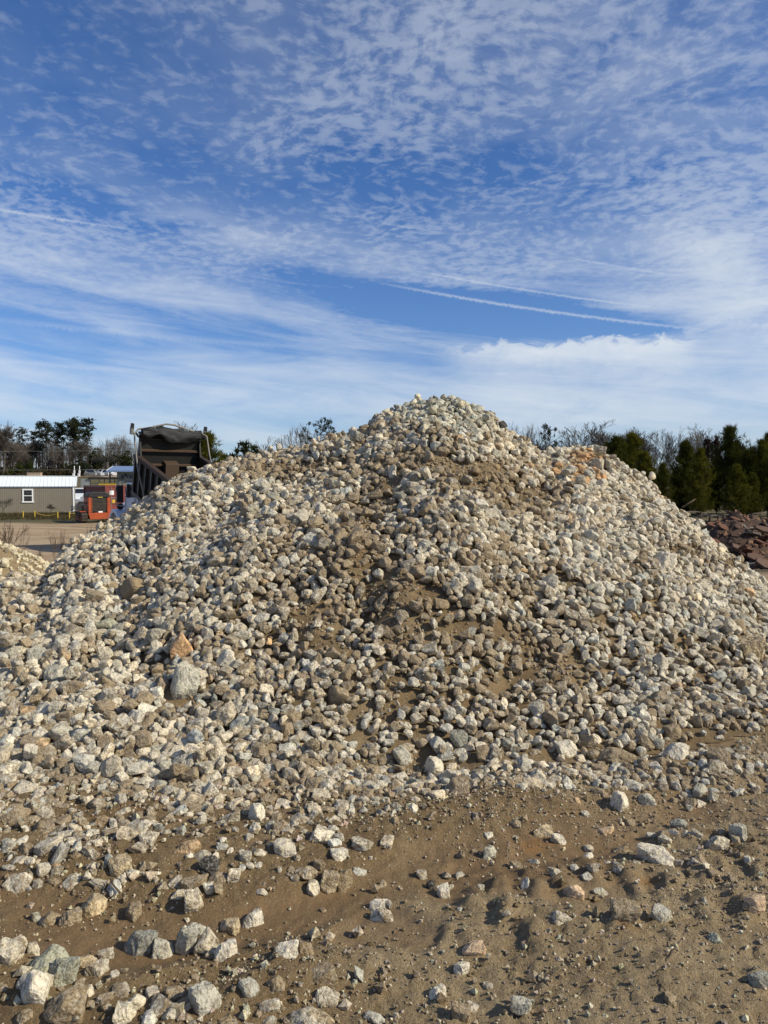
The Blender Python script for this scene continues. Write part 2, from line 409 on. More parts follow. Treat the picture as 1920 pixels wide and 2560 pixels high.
def stone_material(name, pale, grey, mud, mud_bias=0.0):
    mt = bpy.data.materials.new(name); mt.use_nodes = True; g = NT(mt.node_tree)
    pos = g.node('ShaderNodeNewGeometry').outputs['Position']
    at_ = g.node('ShaderNodeAttribute', attribute_name='tint'); oi = g.node('ShaderNodeObjectInfo')
    tint = g.mix(1.0, at_.outputs['Color'], oi.outputs['Color'], 'MULTIPLY')
    mudv = g.mul(at_.outputs['Alpha'], oi.outputs['Alpha'])
    n1 = g.noise(pos, 9.0, 6.0, .62, .4); n2 = g.noise(pos, 38.0, 6.0, .65); n3 = g.noise(pos, 110.0, 5.0, .68)
    c = g.mix(g.ss(.35, .68, n1), pale, grey)
    c = g.mix(g.mul(g.ss(.46, .60, n2), .68), c, tuple(q * .52 for q in pale))
    c = g.mix(1.0, c, tint, 'MULTIPLY')
    mk = g.ss(.40, .60, g.add(g.add(g.mul(n1, .35), g.mul(n2, .65)), g.mul(g.sub(mudv, .5 - mud_bias), .62)))
    mudc = g.mix(n3, tuple(q * .7 for q in mud), tuple(q * 1.3 for q in mud))
    c = g.mix(g.mul(mk, .88), c, mudc)
    c = g.mix(g.mul(g.ss(.50, .64, n3), .68), c, g.mix(1.0, c, (.38, .33, .27), 'MULTIPLY'))
    c = g.mix(g.mul(g.ss(.54, .36, n3), .22), c, (.80, .77, .70))
    b = g.node('ShaderNodeBsdfPrincipled'); out = g.node('ShaderNodeOutputMaterial')
    g.put(b.inputs['Base Color'], c); b.inputs['Roughness'].default_value = .92; b.inputs['Specular IOR Level'].default_value = .18
    h = g.add(g.mul(n2, 1.0), g.add(g.mul(n3, .35), g.mul(mk, .15)))
    bn = g.node('ShaderNodeBump'); bn.inputs['Strength'].default_value = .9; bn.inputs['Distance'].default_value = .024
    g.put(bn.inputs['Height'], h); g.t.links.new(bn.outputs[0], b.inputs['Normal'])
    g.t.links.new(b.outputs[0], out.inputs[0])
    return mt

def ground_material():
    mt = bpy.data.materials.new('ground_earth'); mt.use_nodes = True; g = NT(mt.node_tree)
    pos = g.node('ShaderNodeNewGeometry').outputs['Position']
    a = g.node('ShaderNodeAttribute', attribute_name='zone'); sp = g.node('ShaderNodeSeparateColor'); g.put(sp.inputs[0], a.outputs['Color'])
    wet, sand, far = sp.outputs; rust = a.outputs['Alpha']
    n0 = g.noise(pos, .35, 5.0, .6, .3); n1 = g.noise(pos, 2.6, 6.0, .62, .3); n2 = g.noise(pos, 22.0, 6.0, .65); n3 = g.noise(pos, 95.0, 5.0, .7)
    c = g.mix(g.ss(.35, .65, n1), (.172, .114, .056), (.240, .165, .084))
    c = g.mix(g.mul(sand, g.ss(.25, .6, g.add(g.mul(n1, .5), g.mul(n2, .5)))), c, (.335, .252, .145))
    c = g.mix(g.mul(wet, .8), c, g.mix(g.ss(.3, .7, n1), (.185, .114, .054), (.135, .083, .040)))
    c = g.mix(g.mul(g.ss(.2, .8, rust), .75), c, (.24, .125, .042))
    c = g.mix(g.mul(g.ss(.52, .68, n2), g.mul(g.sub(1.0, wet), .55)), c, (.105, .074, .038))
    c = g.mix(g.mul(g.ss(.56, .70, n3), g.mul(g.sub(1.0, g.mul(wet, .7)), .7)), c, (.42, .36, .27))
    c = g.mix(g.mul(g.ss(.50, .34, n3), .45), c, (.095, .068, .034))
    # farther off: bare tan yard in streaks, dull grass, field
    ps = g.node('ShaderNodeSeparateXYZ'); g.put(ps.inputs[0], pos); X, Y, Z = ps.outputs
    sv = g.xyz(g.mul(X, .06), g.mul(Y, .55), 0.0); st = g.noise(sv, 1.0, 6.0, .6, .4)
    yard = g.mix(g.ss(.38, .62, st), (.42, .31, .19), (.32, .21, .115))
    yard = g.mix(g.mul(g.ss(.54, .66, g.noise(sv, 2.3, 5.0, .6)), .6), yard, (.17, .12, .07))
    yard = g.mix(g.mul(g.ss(.45, .65, n1), .35), yard, (.46, .37, .27))
    field = g.mix(g.ss(.35, .65, g.noise(pos, .22, 6.0, .65)), (.135, .105, .050), (.09, .082, .036))
    farc = g.mix(g.ss(46.0, 49.5, g.add(Y, g.mul(n0, 2.0))), yard, field)
    farc = g.mix(g.mul(g.ss(12.5, 14.0, Y), g.ss(21.5, 18.5, g.add(Y, g.mul(n0, 2.5)))), farc, (.085, .068, .038))
    c = g.mix(far, c, farc)
    b = g.node('ShaderNodeBsdfPrincipled'); out = g.node('ShaderNodeOutputMaterial')
    g.put(b.inputs['Base Color'], c)
    g.put(b.inputs['Roughness'], g.sub(.95, g.mul(wet, .22))); b.inputs['Specular IOR Level'].default_value = .22
    bn = g.node('ShaderNodeBump'); bn.inputs['Strength'].default_value = .95; bn.inputs['Distance'].default_value = .018
    g.put(bn.inputs['Height'], g.mul(g.add(g.mul(n2, .7), g.mul(n3, .85)), g.sub(1.0, g.mul(wet, .72)))); g.t.links.new(bn.outputs[0], b.inputs['Normal'])
    g.t.links.new(b.outputs[0], out.inputs[0])
    return mt

def foliage_material(name, a, b_, rough=.7, trans=.25):
    mt = bpy.data.materials.new(name); mt.use_nodes = True; g = NT(mt.node_tree)
    pos = g.node('ShaderNodeNewGeometry').outputs['Position']; oi = g.node('ShaderNodeObjectInfo')
    n = g.add(g.mul(g.noise(pos, .9, 3.0, .5), .7), g.mul(oi.outputs['Random'], .3))
    c = g.mix(g.ss(.3, .7, n), a, b_)
    d = g.node('ShaderNodeBsdfDiffuse'); t = g.node('ShaderNodeBsdfTranslucent'); mx = g.node('ShaderNodeMixShader'); out = g.node('ShaderNodeOutputMaterial')
    g.put(d.inputs[0], c); g.put(t.inputs[0], c); mx.inputs[0].default_value = trans
    g.t.links.new(d.outputs[0], mx.inputs[1]); g.t.links.new(t.outputs[0], mx.inputs[2]); g.t.links.new(mx.outputs[0], out.inputs[0])
    return mt

M_STONE = stone_material('limestone', (.77, .675, .495), (.58, .52, .41), (.29, .205, .108))
M_GROUND = ground_material()

# ================================================================ ground: one sheet, fine near the camera, out to the horizon
def graded(lo, hi, step, far_lo, far_hi, grow=1.13):
    a = list(np.arange(lo, hi, step)); s = step
    x = a[-1]
    while x < far_hi: s *= grow; x += s; a.append(x)
    s = step; x = lo; b = []
    while x > far_lo: s *= grow; x -= s; b.append(x)
    return np.array(b[::-1] + a)
gx = graded(-2.7, 2.7, 0.014, -900, 900); gy = graded(1.85, 4.7, 0.014, -300, 1200)
X, Y = np.meshgrid(gx, gy)
Z = ground_height(X, Y) + near_detail(X, Y) * (1 - smooth(6, 9, Y)) * smooth(-2, 0, Y)
nx, ny = len(gx), len(gy); ix = np.arange(nx * ny).reshape(ny, nx)
F = np.stack([ix[:-1, :-1], ix[:-1, 1:], ix[1:, 1:], ix[1:, :-1]], -1).reshape(-1, 4)
me = mesh_np('ground', np.stack([X, Y, Z], -1).reshape(-1, 3), F, M_GROUND, True)
tr, berm, lug, al, dd, hol = near_masks(X, Y)
U = 960 + FPX * X / np.maximum(Y, .5); V = 1210 + FPX * CAM_H / np.maximum(Y, .5)
wet = np.clip(tr * 1.0 + hol * .75, 0, 1) * (1 - .55 * smooth(1000, 1500, U) * smooth(2150, 2300, V))
sand = smooth(-.25, .35, (U - 1150) / 700 + (V - 2250) / 700 + .5 * fbm(X * 1.2, Y * 1.2, 3, 93))
rust = np.zeros_like(X)
for cu, cv, su, sv, a in [(1490, 2400, 150, 52, 1.15), (970, 2450, 45, 22, 1.1), (1345, 2105, 50, 18, .9), (420, 2005, 60, 28, .8), (1640, 2210, 60, 16, .7), (330, 2050, 40, 14, .6), (230, 2225, 22, 10, .9), (1830, 2080, 80, 18, .5)]:
    rust = np.maximum(rust, a * np.exp(-((U - cu) / su) ** 2 - ((V - cv) / sv) ** 2) * (.7 + .8 * fbm(X * 9, Y * 9, 3, 95)))
far = smooth(9.0, 11.5, Y)
put_color(me, 'zone', np.stack([wet, sand, far, np.clip(rust, 0, 1)], -1).reshape(-1, 4))
tag(link('ground', me), kind='structure')

# ================================================================ the big pile: earth core, stones, grit
pile = thing('rock_pile', 'huge pile of pale broken limestone filling the middle of the yard', 'rock pile', (0, 0, 0))
def core_sheet(x0, x1, y0, y1, st, fn, name, mat, parent, lift=.004, cut=.003):
    xs, ys = np.arange(x0, x1, st), np.arange(y0, y1, st); X, Y = np.meshgrid(xs, ys); p, Z = fn(X, Y)
    n, m = len(xs), len(ys); ix = np.arange(n * m).reshape(m, n)
    F = np.stack([ix[:-1, :-1], ix[:-1, 1:], ix[1:, 1:], ix[1:, :-1]], -1).reshape(-1, 4)
    F = F[(p.ravel()[F] > cut).any(1)]
    keep = np.unique(F); mp = np.zeros(n * m, int); mp[keep] = np.arange(len(keep))
    me = mesh_np(name, np.stack([X, Y, Z + lift], -1).reshape(-1, 3)[keep], mp[F], mat, True)
    return link(name, me, parent), X.ravel()[keep], Y.ravel()[keep]
def core_fn(X, Y):
    p = pile_height(X, Y); fm = fines_mask(X, Y); k = smooth(.02, .2, p)
    Z = surf_height(X, Y) + k * (.018 * fbm(X * 6, Y * 6, 3, 101) + .012 * np.abs(fbm(X * 17, Y * 17, 2, 103))) + k * fm * .045 - k * (1 - fm) * .02
    return p, Z
core, kx, ky = core_sheet(-7.2, 8.4, 3.6, 13.6, .035, core_fn, 'earth_core', M_GROUND, pile)
w = .35 * smooth(.2, .6, fbm(kx * 1.5, ky * 1.5, 3, 57)); s_ = .05 + .35 * smooth(-.3, .5, fbm(kx, ky, 3, 97))
put_color(core.data, 'zone', np.stack([w, s_, w * 0, w * 0], -1))

STONE_MESH = []
for t in range(N_TYPES):
    v, f = stone_shape(t, 4); me = mesh_np('stone', v, f, M_STONE, False)
    put_color(me, 'tint', np.ones((len(v), 4))); STONE_MESH.append(me)
def quat_mats(q):
    w, x, y, z = q.T
    return np.stack([np.stack([1 - 2 * (y * y + z * z), 2 * (x * y - z * w), 2 * (x * z + y * w)], -1),
                     np.stack([2 * (x * y + z * w), 1 - 2 * (x * x + z * z), 2 * (y * z - x * w)], -1),
                     np.stack([2 * (x * z - y * w), 2 * (y * z + x * w), 1 - 2 * (x * x + y * y)], -1)], -2)
def joined_stones(name, P, Q, S, T, tint, sub, mat=M_STONE):
    """many stones as one mesh; sub: subdivision of each stone"""
    V, Fc, Cc, n0 = [], [], [], 0
    R = quat_mats(Q)
    for t in np.unique(T):
        for sb in np.unique(sub):
            k = np.nonzero((T == t) & (sub == sb))[0]
            if not len(k): continue
            v, f = stone_shape(t, int(sb))
            vv = np.einsum('nij,vj->nvi', R[k], v) * S[k][:, None, None] + P[k][:, None, :]
            V.append(vv.reshape(-1, 3)); Fc.append((f[None] + (np.arange(len(k)) * len(v))[:, None, None]).reshape(-1, 3) + n0)
            Cc.append(np.repeat(tint[k], len(v), 0)); n0 += len(k) * len(v)
    me = mesh_np(name, np.concatenate(V), np.concatenate(Fc), mat, False)
    put_color(me, 'tint', np.concatenate(Cc))
    return me

# ---------------------------------------------------------------- the stones are strewn and then pressed together until they touch
from mathutils.kdtree import KDTree
hs = .03; HX, HY = np.arange(-7.6, 8.6, hs), np.arange(1.5, 13.0, hs)
_gx, _gy = np.meshgrid(HX, HY); HBASE = np.maximum(core_fn(_gx, _gy)[1], surf_height(_gx, _gy)); HFINE = fines_mask(_gx, _gy); HPILE = pile_height(_gx, _gy)
HN = np.stack([-np.gradient(HBASE, hs, axis=1), -np.gradient(HBASE, hs, axis=0), np.ones_like(HBASE)], -1)
for _ in range(4): HN[1:-1, 1:-1] = (HN[1:-1, 1:-1] * 2 + HN[:-2, 1:-1] + HN[2:, 1:-1] + HN[1:-1, :-2] + HN[1:-1, 2:]) / 6
HN /= np.linalg.norm(HN, axis=2)[:, :, None]
def grid_at(A, x, y):
    i = np.clip(((x - HX[0]) / hs + .5).astype(int), 0, len(HX) - 1); j = np.clip(((y - HY[0]) / hs + .5).astype(int), 0, len(HY) - 1)
    return A[j, i]
def dens_pile(x, y):
    p = grid_at(HPILE, x, y); f = grid_at(HFINE, x, y); u = 960 + FPX * x / y
    return np.where((p < .006) | (u < -500) | (u > 2440), 0, (1 - .84 * smooth(.14, .50, f)) * np.minimum(1, p / .06 + .55))
def dens_loose(x, y):
    p = grid_at(HPILE, x, y); u = 960 + FPX * x / y; v = 1210 + FPX * CAM_H / y
    G = lambda c, w: np.exp(-((v - c) / w) ** 2)
    S = lambda c, w: 1 / (1 + np.exp((u - c) / w))
    d = .008 + .46 * G(1945, 42.) * np.where(u < 1000, 1, .85) + .20 * G(2050, 85.) * S(930, 60.) + .15 * G(2190, 60.) * S(800, 80.) + .26 * G(2570, 60.) * S(620, 60.) + .10 * G(2420, 80.) * S(300, 60.) + .06 * G(2150, 70.) * (1 - S(1150, 60.))
    return np.where((p > .12) | (u < -420) | (u > 2340), 0, d * (1 - .85 * near_masks(x, y)[0]))
rs = np.random.RandomState(3)
def strew(n, dens, mean, sig, lo_, hi_, xr, yr, lift, kind, cover):
    x = rs.uniform(*xr, size=n); y = rs.uniform(*yr, size=n); k = rs.rand(n) < dens(x, y); x, y = x[k], y[k]
    s = np.clip(mean * np.exp(rs.normal(0, sig, len(x))), lo_, hi_)
    k = np.cumsum(.55 * s * s) < cover; x, y, s = x[k], y[k], s[k]
    return np.stack([x, y, grid_at(HBASE, x, y) + s * .4 + rs.uniform(0, lift, len(x)), s, np.full(len(x), kind)], 1)
B = np.concatenate([strew(90000, dens_pile, .089, .22, .05, .155, (-6.6, 7.6), (3.85, 11.4), .12, 0, 68.0),
                    strew(32000, dens_loose, .050, .40, .024, .12, (-3.9, 3.9), (1.75, 5.2), .02, 2, 9.0)])
u_ = 960 + FPX * B[:, 0] / B[:, 1]; v_ = 1210 + FPX * (CAM_H - B[:, 2]) / B[:, 1]
lf = (B[:, 4] == 0) * smooth(900, 300, u_) * smooth(1400, 1650, v_); B[:, 3] *= np.where(B[:, 4] == 0, 1.08 - .32 * smooth(1150, 1750, v_), 1) * (1 + .22 * lf)
k = (B[:, 4] == 2) & (u_ > 1000) & (v_ > 2040); B[k, 3] = np.minimum(B[k, 3], .062)
SP = B[:, :3].copy(); SS = B[:, 3]; SR = SS * .425; NS = len(SP); LOOSE_ = B[:, 4] == 2
PAIRS = None
for it in range(44):
    if it % 11 == 0:
        kd = KDTree(NS)
        for i, c in enumerate(SP.tolist()): kd.insert(c, i)
        kd.balance(); I, J = [], []
        for i, (c, r) in enumerate(zip(SP.tolist(), SR.tolist())):
            for _c, j, d in kd.find_range(c, r + .115):
                if j > i: I.append(i); J.append(j)
        I, J = np.array(I), np.array(J)
    nrm = grid_at(HN, SP[:, 0], SP[:, 1])
    SP -= nrm * (.006 if it < 34 else .002)
    d = SP[J] - SP[I]; L = np.linalg.norm(d, axis=1); ov = SR[I] + SR[J] - L; k = ov > 0
    if k.any():
        q = d[k] / np.maximum(L[k], 1e-6)[:, None] * (ov[k] * .5)[:, None] * .85; wi = SR[J[k]] ** 2; wj = SR[I[k]] ** 2; w = (wi / (wi + wj))[:, None] * 2
        D = np.zeros_like(SP); C = np.zeros(NS); np.add.at(D, I[k], -q * w); np.add.at(D, J[k], q * (2 - w)); np.add.at(C, I[k], 1); np.add.at(C, J[k], 1)
        SP += D / np.maximum(C, 1)[:, None] * 1.35
    gap = (SP[:, 2] - grid_at(HBASE, SP[:, 0], SP[:, 1])) * nrm[:, 2] - SR * np.where(LOOSE_, .55, .75)
    SP += nrm * np.maximum(-gap, 0)[:, None]
ST = rs.randint(0, N_TYPES, NS)
# turned at random, mostly lying on their flat side
nrm = grid_at(HN, SP[:, 0], SP[:, 1]); up = nrm + rs.normal(0, .42, (NS, 3)) * np.where(LOOSE_, .6, 1.)[:, None]; k = rs.rand(NS) < .25; up[k] = rs.normal(size=(k.sum(), 3)); up /= np.linalg.norm(up, axis=1)[:, None]
a_ = rs.uniform(0, 2 * math.pi, NS); q1 = np.stack([np.cos(a_ / 2), 0 * a_, 0 * a_, np.sin(a_ / 2)], -1)
q2 = np.stack([1 + up[:, 2], -up[:, 1], up[:, 0], 0 * a_], -1); q2 /= np.maximum(np.linalg.norm(q2, axis=1), 1e-6)[:, None]
w1, x1, y1, z1 = q2.T; w2, x2, y2, z2 = q1.T
SQ = np.stack([w1 * w2 - x1 * x2 - y1 * y2 - z1 * z2, w1 * x2 + x1 * w2 + y1 * z2 - z1 * y2, w1 * y2 - x1 * z2 + y1 * w2 + z1 * x2, w1 * z2 + x1 * y2 - y1 * x2 + z1 * w2], -1)
SU = 960 + FPX * SP[:, 0] / SP[:, 1]; SV = 1210 + FPX * (CAM_H - SP[:, 2]) / SP[:, 1]
# which of them show largest: count what each covers in a small depth picture
dep = np.full((660, 500), 1e9); own = np.full((660, 500), -1)
for i in np.argsort(SP[:, 1]):
    cu, cv, r = SU[i] / 4, SV[i] / 4, SR[i] * FPX / SP[i, 1] / 4; D_ = SP[i, 1]
    a, b, c, d = int(cu - r), int(cu + r) + 1, int(cv - r), int(cv + r) + 1
    if a < 0 or c < 0 or b >= 480 or d >= 640: continue
    yy, xx = np.mgrid[c:d, a:b]; q = r * r - (xx + .5 - cu) ** 2 - (yy + .5 - cv) ** 2; z = np.where(q > 0, D_ - SR[i] * np.sqrt(np.maximum(q, 0)) / max(r, .1), 1e9)
    m_ = z < dep[c:d, a:b]; dep[c:d, a:b][m_] = z[m_]; own[c:d, a:b][m_] = i
CNT = np.bincount(own[own >= 0], minlength=NS); SK = np.where(LOOSE_, 2, 0)
for kk, lz, n in ((1, False, 330), (3, True, 280)):
    c = np.nonzero(LOOSE_ == lz)[0]; SK[c[np.argsort(-CNT[c])][:n]] = kk

def stone_tints(u, v, x, y, loose):
    n = len(u); base = np.ones((n, 4))
    val = np.clip(rs.normal(.97, .15, n), .55, 1.3); warm = rs.normal(0, .035, n)
    base[:, 0] = val * (1 + warm); base[:, 1] = val; base[:, 2] = val * (1 - 1.3 * warm)
    g_ = rs.rand(n) < .055; base[g_, :3] *= np.array([.72, .77, .80])              # bluish grey stones
    o_ = rs.rand(n) < .010; base[o_, :3] *= np.array([1.0, .74, .50])             # a few orange ones
    d_ = rs.rand(n) < .012; base[d_, :3] *= .42
    om = np.exp(-(((u - 1462) / 52) ** 2 + ((v - 1165) / 42) ** 2) ** 2)           # the orange load at the right shoulder
    k = rs.rand(n) < om * .85; base[k, :3] *= np.array([.95, .62, .36])
    mud = np.clip(rs.normal(.40, .24, n), 0, 1)
    fm = fines_mask(x, y); mud = mud + .55 * fm
    top = np.exp(-(((u - 1110) / 190) ** 2 + ((v - 1030) / 55) ** 2)); mud = mud - .28 * top; base[:, :3] *= (1 - .06 * top)[:, None] * np.array([.95, 1, .99]) ** top[:, None]
    right = smooth(1350, 1650, u) * (1 - smooth(1500, 1800, v)); mud = mud - .18 * right
    mid = np.exp(-(((u - 960) / 330) ** 2 + ((v - 1480) / 230) ** 2)); mud = mud + .22 * mid
    mud = np.where(loose, mud * 1.12, mud)
    base[:, 3] = np.clip(mud, 0.02, 1)
    return base
STINT = stone_tints(SU, SV, SP[:, 0], SP[:, 1], SK >= 2)
def one_stone(name, i, parent=None, z=0.0):
    o = bpy.data.objects.new(name, STONE_MESH[ST[i]]); COL.objects.link(o)
    o.location = SP[i] + np.array([0, 0, z]); o.rotation_mode = 'QUATERNION'; o.rotation_quaternion = SQ[i]; o.scale = (SS[i],) * 3
    o.color = STINT[i]; 
    if parent is not None: o.parent = parent
    return o

# ================================================================ materials of the things behind
M = dict(
    siding=paint('taupe_siding', (.235, .205, .16), .75, .08, 1.5, dirt=(.165, .14, .11), dirt_amt=.3),
    white=paint('white_paint', (.80, .81, .80), .5, .05, 3, dirt=(.45, .42, .36), dirt_amt=.18),
    roof=paint('white_metal_roof', (.74, .78, .80), .38, .05, 1.0, dirt=(.5, .5, .47), dirt_amt=.2, spec=.5),
    glass=paint('dark_glass', (.02, .024, .03), .08, .1, 2, spec=.6),
    black=paint('black_steel', (.018, .017, .016), .5, .3, 5, dirt=(.05, .038, .028), dirt_amt=.3, dirt_scale=3),
    rust=paint('rusty_bed_steel', (.042, .024, .013), .75, .35, 5, dirt=(.030, .020, .014), dirt_amt=.45, dirt_scale=2.2, bump=.004),
    rust_light=paint('worn_brown_steel', (.062, .036, .020), .7, .25, 6, dirt=(.07, .04, .022), dirt_amt=.35, dirt_scale=4),
    bedblack=paint('scuffed_black_bed_paint', (.011, .0105, .009), .6, .35, 5, dirt=(.032, .022, .012), dirt_amt=.3, dirt_scale=1.9, bump=.003),
    chrome=paint('dull_bright_metal', (.40, .38, .35), .4, .15, 8, metal=.6),
    dullpipe=paint('dull_bent_pipe', (.20, .185, .165), .55, .2, 8, dirt=(.10, .075, .05), dirt_amt=.35),
    tarp=paint('black_mesh_tarp', (.013, .013, .014), .7, .2, 12, bump=.004),
    rubber=paint('tyre_rubber', (.02, .019, .018), .85, .2, 10, dirt=(.10, .08, .055), dirt_amt=.4),
    truckwhite=paint('white_truck_paint', (.62, .66, .74), .3, .05, 2, dirt=(.36, .32, .26), dirt_amt=.2, spec=.5),
    container=paint('dark_red_container_paint', (.20, .04, .03), .55, .16, 1.5, dirt=(.075, .026, .02), dirt_amt=.35),
    orange=paint('orange_machine_paint', (.40, .068, .016), .5, .15, 3, dirt=(.15, .05, .022), dirt_amt=.42),
    grille=paint('dusty_dark_grille', (.035, .03, .022), .7, .3, 8, dirt=(.09, .07, .045), dirt_amt=.35),
    yellow=paint('yellow_paint', (.55, .38, .04), .5, .1, 5, dirt=(.35, .25, .06), dirt_amt=.2),
    paper=paint('white_placard', (.80, .80, .78), .6, .03, 8),
    beige=paint('beige_wall_panel', (.27, .245, .19), .7, .07, 1.0, dirt=(.2, .18, .14), dirt_amt=.2),
    blue=paint('blue_metal_roof', (.17, .24, .38), .4, .08, 1.0),
    navy=paint('navy_lettering', (.012, .02, .075), .5, .1, 3),
    grey=paint('grey_corrugated_metal', (.22, .225, .22), .5, .1, 1.5),
    greycar=paint('silver_grey_car_paint', (.33, .34, .36), .3, .05, 2, spec=.6),
    lamp=paint('pale_lamp_lens', (.75, .74, .70), .15, .05, 6),
    bark=paint('grey_bark', (.085, .070, .056), .9, .25, 2.5, coords='Object'),
    barkpale=paint('pale_bark', (.16, .135, .11), .9, .2, 2.0),
    barkdark=paint('dark_pine_bark', (.062, .046, .036), .9, .3, 3.0),
    weed=paint('dry_stem', (.10, .07, .045), .9, .25, 9),
    slab=paint('brown_slab', (.115, .062, .038), .85, .2, 2.5, dirt=(.06, .036, .024), dirt_amt=.42, bump=.01, bump_scale=14),
    slabred=paint('red_brown_slab', (.135, .058, .032), .85, .2, 2.5, dirt=(.075, .036, .022), dirt_amt=.4, bump=.01, bump_scale=14),
    slabgrey=paint('grey_slab', (.14, .122, .10), .85, .15, 2.5, dirt=(.09, .065, .045), dirt_amt=.4, bump=.01, bump_scale=14),
    redearth=paint('red_brown_earth', (.070, .040, .024), .95, .35, 7, dirt=(.03, .018, .012), dirt_amt=.4, bump=.03, bump_scale=18),
    dirtroad=paint('pale_dirt_road', (.42, .29, .20), .95, .1, .3),
    pine=foliage_material('pine_needles', (.050, .058, .012), (.115, .108, .016)),
    pinedark=foliage_material('tall_pine_needles', (.026, .034, .016), (.046, .054, .022), trans=.15),
    shrub=foliage_material('evergreen_leaves', (.028, .044, .012), (.055, .072, .018)),
    grass=foliage_material('dry_grass', (.10, .075, .038), (.060, .052, .024)),
    litter=foliage_material('dead_brown_leaves', (.075, .050, .038), (.05, .034, .028)),
)
def ground_z(x, y): return float(ground_height(np.array([x]), np.array([y]))[0])
def gpos(u, Y, dz=0.0):
    x = (u - 960) / FPX * Y
    return Vector((x, Y, ground_z(x, Y) + dz))

# ---------------------------------------------------------------- garden building with white metal roof
sp_ = at(185, 1281, 64)
shed = thing('storage_shed', 'taupe storage shed with white metal roof and one white window, left of the red container', 'shed', sp_, math.radians(20.5))
L, D, H, RH = 9.2, 3.0, 2.26, .86
mb = MB()
mb.prism([(.05, 0), (D, 0), (D, H), (D / 2, H + RH), (.05, H)], -L, 0, 'X'); mb.build('wall', M['siding'], shed)
mb = MB(); nb = int(L / .15)
for i in range(nb): mb.box((-L + (i + .5) * L / nb, .03, H / 2), (L / nb - .022, .05, H - .02))
tag(mb.build('siding_board', M['siding'], shed), kind='stuff')
for x in (-L, 0):
    MB().box((x - .01, .0, H / 2), (.13, .13, H + .02)).build('corner_trim', M['white'], shed)
MB().box((-L / 2, -.02, H - .02), (L, .05, .12)).build('fascia', M['white'], shed)
sl = math.atan2(RH + .04, D / 2 + .14); sw = math.hypot(D / 2 + .14, RH + .04)
pm = MB().box((0, 0, 0), (.285, sw, .02)); pm.box((.14, 0, .02), (.022, sw, .035)); pm = pm.mesh('roof_panel', M['roof'])
for side in (0, 1):
    for i in range(33):
        o = link('roof_panel', pm, shed, (-L - .12 + .29 * (i + .5), (D / 4 - .07) if not side else D - (D / 4 - .07), H + RH / 2 + .03), (sl if not side else -sl, 0, 0))
MB().box((-L / 2, D / 2, H + RH + .075), (L + .3, .22, .03)).build('ridge_cap', M['roof'], shed)
MB().box((.14, D / 4 - .06, H + RH / 2 + .005), (.03, sw, .14), Matrix.Rotation(sl, 3, 'X')).build('rake_trim', M['white'], shed)
win = MB()
for sx in (-1, 1): win.box((sx * .37, -.03, 0), (.11, .06, 1.06))
for sz in (-.53, .53): win.box((0, -.035, sz), (.86 + (.08 if sz < 0 else 0), .07, .11))
win.box((0, -.03, 0), (.70, .045, .06))
wo = win.build('window', M['white'], shed, (-3.62, -.0, 1.48))
for i in range(2):
    for j in range(4): MB().box((-.165 + .33 * i, -.012, -.37 + .25 * j), (.30, .012, .215)).build('pane', M['glass'], wo)

# ---------------------------------------------------------------- yellow rope barrier in front of it
posts = [(57, 'leftmost of the low yellow posts in front of the taupe shed'), (86, 'second low yellow post from the left, under the shed window'),
         (143.5, 'low yellow post at the right end of the long sagging rope'), (172.5, 'low yellow post by the white corner of the shed')]
pp = []
for u, lab in posts:
    p = gpos(u, 52.5); pp.append(p)
    t = thing('barrier_post', lab, 'post', p, 0, 'yellow rope barrier posts')
    MB().tube([(0, 0, -.1), (0, 0, .46)], .04, 8).build('pole', M['yellow'], t); MB().tube([(0, 0, .46), (0, 0, .49), (0, 0, .51)], [.06, .06, .03], 8).build('cap', M['yellow'], t)
for a, b, sag, lab in [(pp[1], pp[2], .2, 'yellow rope sagging between two low posts below the shed window'), (pp[3], pp[3] + Vector((.72, .3, -.1)), .02, 'short yellow rope running from the last low post to the orange machine')]:
    pts = [a.lerp(b, i / 12) + Vector((0, 0, .42 - sag * (1 - (2 * i / 12 - 1) ** 2))) for i in range(13)]
    tag(MB().tube(pts, .018, 5).build('barrier_rope', M['yellow']), lab, 'rope')

# ---------------------------------------------------------------- red shipping container
cpos = at(266, 1297, 57.0)
con = thing('shipping_container', 'dark red shipping container behind the orange tracked machine', 'container', cpos, math.radians(37))
W, LL, HH = 2.44, 6.06, 2.6
MB().box((W / 2, LL / 2, HH / 2), (W - .12, LL - .12, HH - .08)).build('box_body', M['container'], con)
mb = MB(); n = int(LL / .07); prof = []
for i in range(n + 1): prof.append((.0 if (i // 2) % 2 else .035, .06 + i * (LL - .12) / n))
vs = [(x, y, z) for x, y in prof for z in (.15, HH - .14)]
mb.raw(vs, [(2 * i, 2 * i + 2, 2 * i + 3, 2 * i + 1) for i in range(n)]); mb.build('corrugated_side', M['container'], con)
fr = MB()
for x in (0, W):
    for y in (0, LL): fr.box((x, y, HH / 2), (.14, .14, HH))
for z in (.07, HH - .06):
    for x in (0, W): fr.box((x, LL / 2, z), (.12, LL - .15, .13))
    for y in (0, LL): fr.box((W / 2, y, z), (W - .15, .12, .13))
fr.build('corner_frame', M['container'], con)
for k in range(2):
    dr = MB().box((.64 + 1.16 * k, -.01, HH / 2), (1.12, .05, HH - .3))
    for z in (.75, 1.3, 1.85): dr.box((.64 + 1.16 * k, -.045, z), (1.0, .03, .3))
    dro = dr.build('door', M['container'], con)
    for q in (-.28, .28):
        MB().tube([(.64 + 1.16 * k + q, -.09, .16), (.64 + 1.16 * k + q, -.09, HH - .12)], .022, 8).build('lock_rod', M['chrome'], dro)
    MB().box((.64 + 1.16 * k, -.075, 1.62), (.62, .03, .05)).build('handle', M['chrome'], dro)
